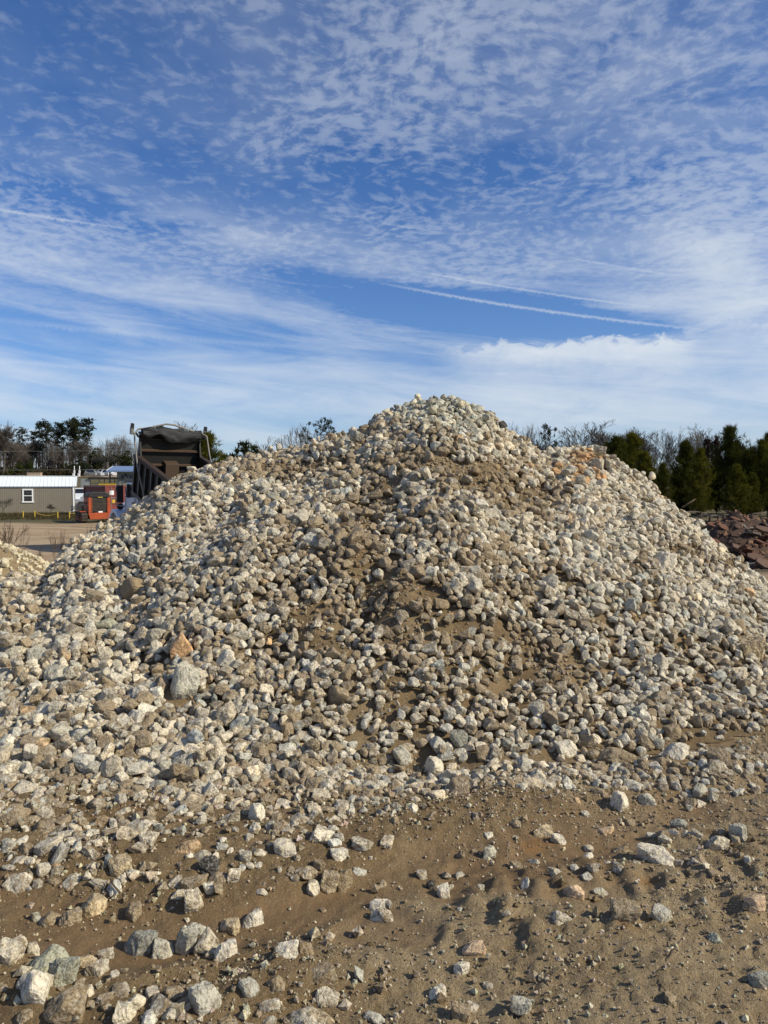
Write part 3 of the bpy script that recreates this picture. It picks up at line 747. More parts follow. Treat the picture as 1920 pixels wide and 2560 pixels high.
MB().box((.42, -.075, 2.03), (.32, .01, .34)).build('placard', M['paper'], con)
MB().box((.55, -.075, 1.36), (.22, .01, .26)).build('warning_label', M['yellow'], con)
tag(MB().box((0, 0, 0), (1.3, .12, .12)).build('beam', M['yellow'], None, con.matrix_basis @ Vector((.3, .7, HH + .085)), (0, 0, math.radians(6))), 'short yellow beam lying on the roof of the red container', 'beam')

# ---------------------------------------------------------------- orange tracked machine
mpos = at(249, 1305, 48)
mac = thing('tracked_machine', 'orange tracked machine with dusty dark grille parked in front of the red container', 'machine', mpos, math.radians(33))
MB().prism([(-.62, .20), (.62, .20), (.74, .62), (-.74, .62)], -.25, 1.7).build('lower_frame', M['orange'], mac)
MB().box((0, .75, 1.1), (1.02, 1.5, .98)).build('engine_house', M['black'], mac)
gr = MB().box((0, -.02, 1.12), (.98, .04, .84)); gr.build('grille', M['grille'], mac)
for i in range(9): MB().box((0, -.055, .76 + .09 * i), (.94, .025, .035)).build('grille_slat', M['grille'], mac)
for s in (-1, 1):
    pl = MB().box((s * .63, .62, 1.12), (.13, 1.4, .98)); pl.box((s * .60, -.07, 1.12), (.16, .05, .98))
    for i in range(6): pl.box((s * .50, -.085, .72 + .16 * i), (.08, .04, .09))
    pl.build('side_panel', M['orange'], mac)
cn = MB().prism([(-.66, 1.62), (.66, 1.62), (.66, 1.86), (.45, 1.97), (-.5, 1.97), (-.66, 1.88)], .05, 1.35); cn.build('canopy', M['black'], mac, bevel=.03)
for s in (-1, 1): MB().box((s * .6, .1, 1.65), (.06, .06, .5)).build('canopy_post', M['black'], mac)
MB().box((.02, -.04, .66), (.62, .12, .18)).build('tow_bracket', M['black'], mac)
MB().box((.05, -.11, .67), (.26, .012, .09)).build('plate', M['paper'], mac)
MB().box((.05, -.06, 1.63), (.3, .03, .045)).build('decal', M['yellow'], mac)
for s in (-1, 1):
    poly = []
    for k in range(28):
        a = 2 * math.pi * k / 28; poly.append((.78 + math.cos(a) * .30 + (.85 if math.cos(a) > 0 else -.85), .31 + math.sin(a) * .31))
    tk = MB().prism(poly, s * .98 - .17, s * .98 + .17, 'X').build('track', M['rubber'], mac)
    for k in range(14):
        MB().box((s * .98, -.20 + k * .15, .60), (.38, .06, .05)).build('track_shoe', M['grille'], tk)
        if k < 3: MB().box((s * .98, -.36, .14 + k * .17), (.38, .05, .06)).build('track_shoe', M['rust_light'], tk)
    for k in range(4): MB().disc((s * 1.16, .1 + .45 * k, .26), .17, .05, 'X', 14).build('roller', M['orange'], tk)
    MB().box((s * 1.0, .9, .70), (.42, 1.7, .05)).build('fender', M['orange'], mac)
fb = MB(); fb.box((-1.25, .2, .75), (.08, .08, 1.1)); fb.box((-1.25, .75, 1.0), (.07, 1.1, .07)); fb.box((-.95, .2, 1.25), (.6, .07, .07)); fb.box((-1.05, .5, .85), (.25, .4, .5)); fb.build('side_rack', M['black'], mac)

# ---------------------------------------------------------------- parked vehicles near the shed
def car_body(L_, W_, H_, hood, roof0, roof1, belt=.95, clear=.22):
    prof = [(0, clear), (0, belt - .12), (.06, belt), (hood, belt + .05), (roof0, H_), (roof1, H_), (L_ - .1, belt + .02), (L_, belt - .15), (L_, clear)]
    b = MB(); n = len(prof); vs = []
    for s in (-1, 1):
        for (x, z) in prof: vs.append((x, s * (W_ / 2 - (.16 if z > belt + .1 else 0)), z))
    b.raw(vs, [tuple(range(n)), tuple(range(2 * n - 1, n - 1, -1))] + [(i, n + i, n + (i + 1) % n, (i + 1) % n) for i in range(n)])
    return b
def vehicle(name, label, cat, loc, rz, paint_, L_=4.7, W_=1.85, H_=1.75, hood=1.25, roof0=1.95, roof1=4.2, group=None, detail=True, belt=.95):
    t = thing(name, label, cat, loc, rz, group)
    car_body(L_, W_, H_, hood, roof0, roof1, belt).build('body', paint_, t, bevel=.05)
    ws = MB(); a = (hood + .10, belt + .12); b = (roof0 - .06, H_ - .10)
    ws.raw([(a[0] - .03, -W_ / 2 + .2, a[1]), (a[0] - .03, W_ / 2 - .2, a[1]), (b[0] - .03, W_ / 2 - .27, b[1]), (b[0] - .03, -W_ / 2 + .27, b[1])], [(0, 1, 2, 3)])
    ws.build('windscreen', M['glass'], t)
    for s in (-1, 1):
        y = s * (W_ / 2 - .155)
        sw_ = MB().raw([(hood + .45, s * (W_ / 2 + .004), belt + .12), (roof1, s * (W_ / 2 + .004), belt + .12), (roof1 - .1, s * (W_ / 2 - .135), H_ - .1), (roof0 + .12, s * (W_ / 2 - .135), H_ - .1)], [(0, 1, 2, 3)])
        sw_.build('side_window', M['glass'], t)
        for wx in (.85, L_ - .95):
            w_ = MB().disc((wx, s * (W_ / 2 - .08), .34), .34, .22, 'Y', 18).build('tyre', M['rubber'], t)
            MB().disc((wx, s * (W_ / 2 + .035), .34), .2, .03, 'Y', 14).build('rim', M['chrome'], w_)
        if detail:
            MB().box((-.01, s * (W_ / 2 - .28), belt - .2), (.06, .36, .17)).build('headlight', M['lamp'], t)
            MB().box((hood + .5, s * (W_ / 2 + .1), belt + .2), (.1, .16, .14)).build('mirror', paint_, t)
    if detail:
        gg = MB().box((-.02, 0, belt - .25), (.05, 1.0, .26)).build('grille', M['black'], t)
        for k in range(3): MB().box((-.05, 0, belt - .33 + .08 * k), (.03, 1.0, .03)).build('grille_bar', M['chrome'], gg)
        MB().box((-.04, 0, .46), (.14, W_ - .1, .2)).build('bumper', M['chrome'], t)
    return t
vp = gpos(199, 69)
vehicle('parked_car', 'silver grey car facing forward in the gap between taupe shed and red container', 'car', vp + Vector((.4, 0, 0)), math.radians(90 - 2), M['greycar'], H_=1.8)
vp = gpos(192, 78)
vehicle('parked_van', 'white van standing behind the silver grey car beside the shed', 'van', vp, math.radians(88), M['white'], L_=5.2, W_=2.0, H_=2.05, hood=.9, roof0=1.4, roof1=5.05)
tr_ = thing('pipe_rail', 'low pale pipe rail between the shed corner and the tracked machine', 'rail', gpos(196, 58), math.radians(20))
for z in (.35, .62): MB().tube([(-.7, 0, z), (.75, 0, z)], .035, 6).build('pipe', M['chrome'], tr_)
for x in (-.6, .65): MB().tube([(x, 0, -.1), (x, 0, .66)], .03, 6).build('post', M['chrome'], tr_)

# ---------------------------------------------------------------- open shed and the building with the blue roof
op = gpos(226, 82); op.z = at(226, 1216, 82).z - .6
osh = thing('open_shed', 'dark roofed open shed on thin posts behind the red container', 'shed', op, math.radians(12))
zt = 1.5
MB().box((1.75, 1.5, zt), (3.9, 3.4, .20)).build('roof', M['black'], osh)
for x in (0, .95, 1.5, 2.6, 3.4):
    MB().tube([(x, 0, -.8), (x, 0, zt)], .045, 6).build('post', M['black'], osh)
for i in range(10): MB().box((-.5, .0, -.55 + .2 * i + .1), (.98, .04, .185), None).build('wall_sheet', M['grey'], osh)
mb = MB().box((2.5, .9, -.2), (1.2, .8, .9)); mb.box((2.9, .9, .4), (1.0, .7, .35)); mb.tube([(1.9, .7, .5), (1.9, .7, .75)], .1, 8)
e = mb.build('stored_equipment', M['black'], None, op, (0, 0, math.radians(12)), bevel=.04); tag(e, 'dark bulky equipment stored under the open shed', 'equipment')
tag(MB().bar((1.0, .3, .82), (3.2, .3, 1.02), .09, .09).build('beam', M['yellow'], None, op, (0, 0, math.radians(12))), 'long yellow beam lying slanted across the open shed', 'beam')

bp = gpos(296, 95); bp.z = -1.2
ofc = thing('yard_office', 'beige office with blue metal roof and navy lettering behind the dump truck', 'building', bp, math.radians(6))
def zv(v, Y): return at(300, v, Y).z - bp.z
zE, zR = zv(1177, 95), zv(1166, 95)
MB().prism([(0, 0), (5.0, 0), (5.0, zE), (2.5, zR - .1), (0, zE)], -.15, 7, 'X').build('wall', M['beige'], ofc)
ro = MB(); hp = [(-.7, zE - .12), (2.5, zR), (5.7, zE - .12), (5.7, zE - .02), (2.5, zR + .10), (-.7, zE - .02)]
ro.prism(hp, -1.25, 7.6, 'X'); ro.build('roof', M['blue'], ofc)
MB().prism([(-.72, zE - .16), (2.5, zR - .04), (5.72, zE - .16), (5.72, zE), (2.5, zR + .12), (-.72, zE)], -1.32, -1.26, 'X').build('fascia', M['white'], ofc)
MB().box((3.0, -.72, zE - .07), (8.7, .05, .2)).build('eave_trim', M['blue'], ofc)
MB().tube([(-.95, -.3, 0), (-.95, -.3, zE)], .11, 8).build('porch_post', M['black'], ofc)
MB().box((.95, -.06, zE - .5), (.3, .16, .14)).build('wall_lamp', M['black'], ofc)
cu = bpy.data.curves.new('lettering', 'FONT'); cu.body = 'ROCK YARD'; cu.size = .56; cu.extrude = .015; cu.space_character = .92; cu.offset = .022
tmp = link('lettering_curve', cu); bpy.context.view_layer.update()
lme = bpy.data.meshes.new_from_object(tmp.evaluated_get(bpy.context.evaluated_depsgraph_get())); bpy.data.objects.remove(tmp)
lme.materials.clear(); lme.materials.append(M['navy']); link('lettering', lme, ofc, (.36, -.03, zv(1195.6, 95)), (math.pi / 2, 0, 0))

# ---------------------------------------------------------------- far slope: road, risers, parked vehicles
xs = np.linspace(-112, -58, 40); yc = 196 + 3 * np.sin(xs * .05)
v = np.concatenate([np.stack([xs, yc + s, ground_height(xs, yc + s) + .06], -1) for s in (-3.2, 3.2)]); n = len(xs)
tag(link('dirt_road', mesh_np('dirt_road', v, np.array([(i, i + 1, n + i + 1, n + i) for i in range(n - 1)]), M['dirtroad'])), kind='structure')
for u, lab in [(187, 'left one of two white utility risers at the edge of the woods'), (200, 'right one of two white utility risers at the edge of the woods')]:
    t = thing('utility_riser', lab, 'utility riser', gpos(u, 199), 0, 'white utility risers')
    MB().tube([(0, 0, 0), (0, 0, 2.9)], .11, 6).build('pole', M['white'], t); MB().box((-.12, -.2, .45), (.55, .3, .9)).build('lower_box', M['white'], t); MB().box((.05, -.2, 1.3), (.4, .3, .7)).build('upper_box', M['white'], t)
for u, Y, rz, mt, nm, lab in [(242, 203, 5, 'white', 'parked_pickup', 'leftmost white pickup parked high on the far slope'), (256, 203, 178, 'grey', 'parked_pickup', 'dull grey pickup between white vehicles on the far slope'),
                              (273, 201, 8, 'white', 'parked_van', 'white van parked just left of the blue roof tip'), (287, 203, 175, 'greycar', 'parked_car', 'silver car seen under the edge of the blue roof')]:
    vehicle(nm, lab, 'van' if 'van' in nm else 'car' if 'car' in nm else 'pickup', gpos(u, Y, 0), math.radians(rz), M[mt], group='vehicles parked on the far slope', detail=False, H_=1.9 if 'van' not in nm else 2.1)
t = thing('tan_crate', 'small tan crate beside the dirt road above the shed roof', 'crate', gpos(88, 194), .2)
MB().box((0, 0, .55), (3.2, 2.0, 1.1)).build('box_body', M['dirtroad'], t); MB().box((0, 0, 1.15), (3.4, 2.2, .1)).build('lid', M['beige'], t)
for z, lab in [(9.2, 'upper one of the thin power lines across the left woods'), (4.9, 'lower one of the thin power lines across the left woods')]:
    pts = [(-125 + i * 6, 168, z - .02 * i + .0025 * (i * 6 - 30) ** 2 * .1) for i in range(12)]
    tag(MB().tube(pts, .035, 4).build('power_line', M['grey']), lab, 'power line')

# ================================================================ trees
def tube_np(segs, n=4):
    """segs: list of (p, q, r0, r1) -> vertices, quads"""
    A = np.array([s[0] for s in segs]); B = np.array([s[1] for s in segs]); r0 = np.array([s[2] for s in segs]); r1 = np.array([s[3] for s in segs])
    d = B - A; d /= np.maximum(np.linalg.norm(d, axis=1), 1e-9)[:, None]
    h = np.where(np.abs(d[:, 2:3]) > .9, np.array([[1., 0, 0]]), np.array([[0, 0, 1.]]))
    u = np.cross(d, h); u /= np.linalg.norm(u, axis=1)[:, None]; w = np.cross(d, u)
    V = []
    for P, R in ((A, r0), (B, r1)):
        for k in range(n):
            a = 2 * math.pi * k / n; V.append(P + (u * math.cos(a) + w * math.sin(a)) * R[:, None])
    V = np.stack(V, 1); m = len(segs)                      # m, 2n, 3
    f = np.array([(k, (k + 1) % n, n + (k + 1) % n, n + k) for k in range(n)])
    return V.reshape(-1, 3), (f[None] + (np.arange(m) * 2 * n)[:, None, None]).reshape(-1, 4)
def bare_tree_meshes(seed, spread=.8, levels=6, fork=.28, bark='bark', kids=(3, 4), up=.22, thick=.020, minr=.0012):
    """unit-height leafless tree: trunk mesh and branch mesh"""
    r = random.Random(seed); trunk, br = [], []
    def grow(p, d, L, rad, lev):
        n = 3 if lev < 3 else 2; q = p.copy()
        dd = d.copy()
        for i in range(n):
            dd = (dd + Vector((r.gauss(0, .13), r.gauss(0, .13), r.gauss(0, .08) + up * .12)) * (.6 if lev == 0 else 1.0)).normalized()
            q2 = q + dd * (L / n); ra = rad * (1 - .30 * i / n); rb = rad * (1 - .30 * (i + 1) / n)
            (trunk if lev == 0 else br).append((tuple(q), tuple(q2), max(ra, minr), max(rb, minr)))
            q = q2
            if lev < levels and (i > 0 or lev > 0) and i < n - 1 and r.random() < .85: child(q, dd, L, rb, lev)
        if lev < levels:
            for _ in range(r.choice(kids) if lev < 3 else r.choice((2, 3))): child(q, dd, L, rad * .7, lev)
    def child(q, dd, L, rad, lev):
        ax = dd.cross(Vector((r.gauss(0, 1), r.gauss(0, 1), r.gauss(0, 1)))).normalized()
        a = r.uniform(.3, .75) * (spread if lev else spread * 1.1)
        nd = (Matrix.Rotation(a, 3, ax) @ dd + Vector((0, 0, up * r.uniform(.2, 1)))).normalized()
        grow(q, nd, L * r.uniform(.58, .82), rad * r.uniform(.5, .68), lev + 1)
    grow(Vector((0, 0, -.01)), Vector((r.gauss(0, .03), r.gauss(0, .03), 1)).normalized(), fork, thick, 0)
    top = max(s[1][2] for s in br)
    k = 1.0 / top
    out = []
    for nm, sg, n in (('trunk', trunk, 6), ('branches', br, 3)):
        v, f = tube_np(sg, n); v = v.copy(); v *= k
        out.append(mesh_np(nm, v, f, M[bark], False))
    return out
def tufts(centers, size, n_blades, rs_, mat, name, width=.10, updir=.35, axes=None):
    """needle tufts: each a spray of thin triangles"""
    m = len(centers); c = np.repeat(np.asarray(centers), n_blades, 0)
    d = rs_.normal(size=(m * n_blades, 3)); d[:, 2] += updir
    if axes is not None: d += np.repeat(np.asarray(axes), n_blades, 0) * 1.1
    d /= np.linalg.norm(d, axis=1)[:, None]
    s = np.repeat(np.broadcast_to(size, (m,)), n_blades) * rs_.uniform(.6, 1.25, m * n_blades)
    h = rs_.normal(size=d.shape); w = np.cross(d, h); w /= np.linalg.norm(w, axis=1)[:, None]
    V = np.stack([c + w * (s * width)[:, None], c - w * (s * width)[:, None], c + d * s[:, None]], 1).reshape(-1, 3)
    return mesh_np(name, V, np.arange(len(V)).reshape(-1, 3), mat, False)
def tall_pine_meshes(seed, base=.48, width=.16, clumps=46):
    """unit height pine: long bare trunk, crown of separate needle clumps on crooked limbs"""
    r = random.Random(seed); rs_ = np.random.RandomState(seed); trunk = []; q = Vector((0, 0, -.01)); d = Vector((0, 0, 1))
    path = [q.copy()]
    for i in range(9):
        d = (d + Vector((r.gauss(0, .025), r.gauss(0, .025), .1))).normalized(); q2 = q + d * .112
        trunk.append((tuple(q), tuple(q2), .013 * (1 - i * .1), .013 * (1 - (i + 1) * .1))); q = q2; path.append(q.copy())
    br, cen, sz, ax = [], [], [], []
    def on(z):
        i = min(int(z / .112), 8); t = z / .112 - i
        return path[i].lerp(path[i + 1], min(t, 1))
    for i in range(clumps):
        z = base + (1 - base) * (r.random() ** .75); a = r.uniform(0, 6.283)
        prof = math.sin(math.pi * min(1, max(.06, (1.02 - z) / (1 - base) * .8 + .12))) 
        L = width * prof * r.uniform(.35, 1.1)
        p0 = on(z); p1 = p0 + Vector((math.cos(a) * L, math.sin(a) * L, L * r.uniform(-.05, .5)))
        br.append((tuple(p0), tuple(p1), .0035, .0015))
        for _ in range(r.randint(7, 12)):
            o = Vector((r.gauss(0, .024), r.gauss(0, .024), r.gauss(0, .014))); cen.append(tuple(p1 + o)); sz.append(r.uniform(.016, .028))
    for _ in range(10):
        z = r.uniform(base * .55, base); a = r.uniform(0, 6.28); L = r.uniform(.02, .07); p0 = on(z)
        br.append((tuple(p0), tuple(p0 + Vector((math.cos(a) * L, math.sin(a) * L, -.01))), .003, .001))
    v, f = tube_np(trunk + br, 4)
    return mesh_np('trunk', v, f, M['barkdark']), tufts(cen, np.array(sz), 16, rs_, M['pinedark'], 'crown', .16)
def young_pine_meshes(seed, width=.30, dens=1.0, mat='pine'):
    """unit height young pine branched to the ground, upswept shoots with long needles"""
    r = random.Random(seed); rs_ = np.random.RandomState(seed); br = [((0, 0, -.02), (0.01, 0, .5), .012, .008), ((.01, 0, .5), (0, .01, .97), .008, .002)]
    cen, sz, ax = [], [], []
    z = .05
    while z < .97:
        for k in range(r.randint(4, 6)):
            a = r.uniform(0, 6.283); L = width * (1 - z) ** .78 * r.uniform(.55, 1.12) * (1 if z > .22 else .55 + 2 * z)
            d = Vector((math.cos(a), math.sin(a), .22)); p = Vector((0, 0, z)); prev = p
            for i in range(4):
                t = (i + 1) / 4; q = p + Vector((d.x * L * t, d.y * L * t, L * (.10 * t + .55 * t * t))); br.append((tuple(prev), tuple(q), .0035 * (1 - t * .6), .0028 * (1 - t * .6)))
                for _ in range(int(4 * dens) + (1 if t > .6 else 0)):
                    o = Vector((r.gauss(0, .022), r.gauss(0, .022), r.gauss(.006, .018))); cen.append(tuple(prev.lerp(q, r.random()) + o)); sz.append(r.uniform(.038, .075)); ax.append((d.x * .5, d.y * .5, .7))
                prev = q
        z += r.uniform(.035, .055)
    for _ in range(26): cen.append((r.gauss(0, .008), r.gauss(0, .008), r.uniform(.88, 1.0))); sz.append(r.uniform(.02, .04)); ax.append((0, 0, 1.6))
    v, f = tube_np(br, 3)
    return mesh_np('trunk', v, f, M['barkdark']), tufts(cen, np.array(sz), 9, rs_, M[mat], 'crown', .05, .25, ax)
def round_bush_meshes(seed, mat='shrub', n=420, flat=1.0):
    rs_ = np.random.RandomState(seed); lob = rs_.normal(size=(9, 3)) * np.array([.30, .30, .22]) + np.array([0, 0, .58]); lob[:, 2] = np.clip(lob[:, 2], .2, .85)
    k = rs_.randint(0, 9, n); d = rs_.normal(size=(n, 3)); d /= np.linalg.norm(d, axis=1)[:, None]
    c = lob[k] + d * (rs_.uniform(.5, 1, (n, 1)) ** .5) * .19; c[:, 2] = np.clip(c[:, 2], .03, 1)
    st = [((0, 0, -.02), tuple(l), .02, .006) for l in lob]
    v, f = tube_np(st, 4)
    return mesh_np('trunk', v, f, M['barkdark']), tufts(c, .075, 14, rs_, M[mat], 'crown', .2)
PROTO = {}
for i in range(4): PROTO['bare', i] = bare_tree_meshes(20 + i, .85, 6 - (i > 1), .25 + .03 * (i % 2), 'bark')
for i in range(2): PROTO['slim', i] = bare_tree_meshes(40 + i, .55, 5, .36, 'bark', (2, 3), .35, .016)
PROTO['pale', 0] = bare_tree_meshes(51, .60, 6, .40, 'barkpale', (2, 3), .3, .014)
PROTO['oak', 0] = bare_tree_meshes(63, 1.15, 5, .20, 'barkpale', (3, 4), .12,   .024, .0010)
for i in range(4): PROTO['tallpine', i] = tall_pine_meshes(70 + i, [.46, .55, .42, .60][i], [.17, .14, .15, .12][i])
for i in range(3): PROTO['youngpine', i] = young_pine_meshes(80 + i, [.40, .36, .46][i], 1.3)
PROTO['roundpine', 0] = tall_pine_meshes(91, .25, .40, 60)
PROTO['bush', 0] = round_bush_meshes(95); PROTO['bush', 1] = round_bush_meshes(96, 'pinedark')
PROTO['leafy', 0] = (bare_tree_meshes(98, .6, 5, .3, 'bark', (3, 4), .3)[0], round_bush_meshes(99, 'litter', 520)[1])
NAMES = dict(bare='bare_tree', slim='bare_tree', pale='bare_tree', oak='bare_tree', tallpine='tall_pine', youngpine='young_pine', roundpine='spreading_pine', bush='evergreen_bush', leafy='leafy_tree')
def tree(kind, i, u, Y, vtop, label, group=None, wide=1.0, rz=None, base=None, cat=None):
    """a tree whose foot stands on the ground at direction u, depth Y, and whose top reaches direction vtop"""
    p = gpos(u, Y, -.05); top = at(u, vtop, Y).z; h = top - p.z
    t = thing(NAMES[kind], label, cat or ('bush' if kind == 'bush' else 'tree'), p, random.Random(u * 7 + vtop).uniform(0, 6.28) if rz is None else rz, group)
    t.scale = (h * wide, h * wide, h)
    for me in PROTO[kind, i]: link(me.name.split('.')[0], me, t)
    return t
G1 = 'trees of the woods on the left'; G2 = 'row of young pines on the right'; G3 = 'bare trees behind the right hand pines'
for u, v, Y, i, lab in [(61, 1069, 226, 2, 'lowest tall pine of the left woods, half hidden by bare crowns'), (108, 1054, 222, 0, 'broad tall pine left of the gap in the left woods'), (122, 1058, 229, 3, 'tall pine just right of the broad one in the left woods'),
                        (143, 1056, 223, 1, 'slender tall pine standing between the two crown groups of the left woods'), (176, 1049, 221, 2, 'tall pine at the left of the highest pine group'), (190, 1047, 226, 0, 'tallest pine in the middle of the highest pine group'),
                        (200, 1056, 224, 1, 'tall pine leaning into the highest group from its right'), (221, 1047, 219, 3, 'tall thin pine standing apart at the right end of the woods'), (92, 1078, 232, 3, 'thin pine behind the broad pine of the left woods'), (28, 1084, 236, 0, 'shaggy pine at the left end of the woods'), (158, 1064, 234, 2, 'pine filling the space left of the highest pine group'), (208, 1072, 236, 0, 'lower pine behind the right side of the highest group')]:
    tree('tallpine', i, u, Y, v, lab, G1)
tree('oak', 0, 272, 212, 1084, 'wide pale leafless oak standing alone above the open shed', G1, 1.12)
tree('bare', 0, 8, 205, 1052, 'big pale bare tree at the far left of the woods', G1, .8)
tree('pale', 0, 30, 208, 1100, 'pale slim trunk leaning right above the shed roof', G1)
tree('bush', 0, 63, 203, 1152, 'dark green bush at the edge of the woods above the shed', G1, .9); tree('bush', 0, 40, 204, 1172, 'low green bush left of the larger one at the woods edge', G1, 1.3)
tree('bush', 1, 200, 206, 1150, 'dark evergreen thicket behind the white risers', G1, 1.4); tree('bush', 1, 247, 222, 1122, 'dark round evergreen left of the lone oak', G1, .9); tree('bush', 1, 318, 222, 1128, 'dark round evergreen right of the lone oak', G1, .9)
rr = random.Random(9)
for k in range(40):
    u = -40 + k * 9.4 + rr.uniform(-5, 5); kind, i = rr.choice([('bare', 0), ('bare', 1), ('bare', 2), ('bare', 3), ('slim', 0), ('slim', 1), ('slim', 0), ('pale', 0)])
    vt = 1112 + rr.uniform(-20, 30) + (34 if u > 225 else 0)
    tree(kind, i, u, rr.uniform(206, 238), vt, 'grey leafless tree in the tangle of the left woods' if kind != 'pale' else 'pale trunked leafless tree in the tangle of the left woods', G1, rr.uniform(.75, 1.05))
# the far wood behind them: nobody could count it
far_seg = []
for k in range(850):
    u = rr.uniform(-120, 420); Y = rr.uniform(232, 300); p = gpos(u, Y); h = rr.uniform(7, 12); q = Vector((rr.gauss(0, .5), rr.gauss(0, .5), h))
    far_seg.append((tuple(p), tuple(p + q), .10, .03))
    for _ in range(14):
        t = rr.uniform(.25, 1); a = rr.uniform(0, 6.28); L = rr.uniform(.8, 2.6)
        far_seg.append((tuple(p + q * t), tuple(p + q * t + Vector((math.cos(a) * L * .7, math.sin(a) * L * .7, L * .8))), .028, .010))
v, f = tube_np(far_seg, 3); tag(link('distant_woods', mesh_np('distant_woods', v, f, M['barkdark'])), kind='stuff')
us = rr; cen = []
for k in range(2600):
    u = rr.uniform(-120, 430); Y = rr.uniform(206, 236); p = gpos(u, Y); cen.append((p.x, p.y, p.z + abs(rr.gauss(0, 1.1))))
tag(link('woodland_undergrowth', tufts(cen, .9, 8, np.random.RandomState(4), M['grass'], 'woodland_undergrowth', .12)), kind='stuff')

# between truck and peak
tree('youngpine', 1, 520, 60, 1085, 'dark pine rising behind the right side of the raised truck bed', None, 1.1); tree('tallpine', 1, 402, 150, 1064, 'distant pine top showing above the black tarp')
tree('bare', 1, 452, 160, 1050, 'grey bare tree behind the raised truck bed', None, .9); tree('slim', 1, 492, 165, 1066, 'slim bare tree right of the one behind the truck bed')
tree('bush', 1, 604, 62, 1109, 'dark round evergreen left of the bare trees on the ridge line', None, .8); tree('bush', 1, 632, 66, 1118, 'smaller dark evergreen beside the round one on the ridge line', None, .8); tree('youngpine', 0, 560, 70, 1138, 'low pine tip between truck bed and round evergreen')
tree('bare', 2, 681, 90, 1086, 'spreading bare tree behind the left shoulder of the pile', None, 1.15); tree('bare', 3, 752, 95, 1085, 'small bare tree between the spreading one and the dark pine')
tree('slim', 0, 770, 92, 1056, 'slender bare tree directly left of the dark rounded pine', None, 1.2); tree('roundpine', 0, 801, 88, 1060, 'dark rounded pine above the left slope of the peak', None, .72)
tree('slim', 1, 1296, 96, 1053, 'thin bare tree just right of the peak', None, .8); tree('slim', 0, 1318, 94, 1057, 'second thin bare tree right of the peak', None, .9); tree('bare', 0, 1340, 98, 1090, 'low bare crown left of the dark cedar', None, .8)
tree('roundpine', 0, 1376, 80, 1072, 'dark irregular cedar between the peak and the orange stones', None, .5)
# right hand trees
for u, v, Y, i, w_, lab in [(1470, 1150, 66, 1, .8, 'small pine at the left end of the right hand row, behind the grey stones'), (1538, 1092, 62, 2, .9, 'broad dark pine at the left of the right hand row'), (1580, 1086, 64, 0, 1.0, 'tall dark pine beside the broad one at the left of the row'), (1610, 1130, 60, 2, .95, 'wide pine filling the row above the pile edge'),
                           (1655, 1160, 58, 0, .9, 'lower pine before the thin bare tree'), (1712, 1106, 60, 1, .9, 'slender pointed pine in the middle of the right hand row'), (1748, 1124, 56, 0, .9, 'yellow green pine, brightest in the row'), (1792, 1150, 62, 2, .9, 'shaded pine between the yellow one and the highest one'),
                           (1822, 1066, 60, 2, .78, 'highest pine of the right hand row'), (1842, 1164, 53, 0, 1.0, 'small yellow green pine standing forward of the highest one'), (1868, 1128, 58, 1, 1.1, 'pine right of the highest one'), (1902, 1100, 58, 2, .8, 'dark pine at the right edge of the photo'),
                           (1920, 1086, 61, 0, .85, 'tall pine cut by the right edge of the photo'), (1690, 1180, 70, 2, 1.1, 'dark pine filling the back of the row at its middle'), (1775, 1190, 70, 0, 1.2, 'dark pine low at the back of the row'), (1950, 1120, 56, 2, .9, 'pine just beyond the right edge of the row'),
                           (1630, 1190, 68, 1, 1.3, 'dark low pine behind the slope of the pile'), (1880, 1185, 54, 1, 1.0, 'young pine low at the right of the row')]:
    tree('youngpine', i, u, Y, v, lab, G2, w_)
for kind, i, u, v, Y, w_, lab in [('bare', 1, 1500, 1050, 74, 1.5, 'round bare tree behind the left end of the right hand pines'), ('bare', 2, 1462, 1080, 78, .9, 'low bare tree left of the round one on the right'), ('bare', 0, 1560, 1062, 80, 1.2, 'bare tree behind the two tall dark pines'), ('slim', 1, 1652, 1066, 70, 1.1, 'thin upright bare tree in the gap of the pine row'), ('slim', 0, 1634, 1110, 74, .9, 'small bare tree in the gap of the pine row'),
                              ('bare', 3, 1708, 1070, 78, 1.1, 'bare tree behind the slender pointed pine'), ('oak', 0, 1768, 1062, 76, .95, 'wide bare crown between the slender pine and the highest pine'), ('leafy', 0, 1848, 1066, 72, .5, 'tree with dark dead leaves right of the highest pine'), ('bare', 2, 1896, 1084, 80, .8, 'bare tree behind the right edge pines')]:
    tree(kind, i, u, Y, v, lab, G3, w_)
for (u, v, k) in [(125, 1258, 0), (172, 1262, 1), (6, 1240, 2)]:
    p = gpos(u, 60); t = thing('bare_bush', ['dry leafless bush against the shed wall right of the window', 'dry leafless bush at the white corner of the shed', 'dry leafless bush at the left edge before the shed'][k], 'bush', p, k)
    h = at(u, v, 60).z - p.z; t.scale = (h * 1.3, h * 1.3, h)
    for me in PROTO['bare', k + 1]: link(me.name.split('.')[0], me, t)

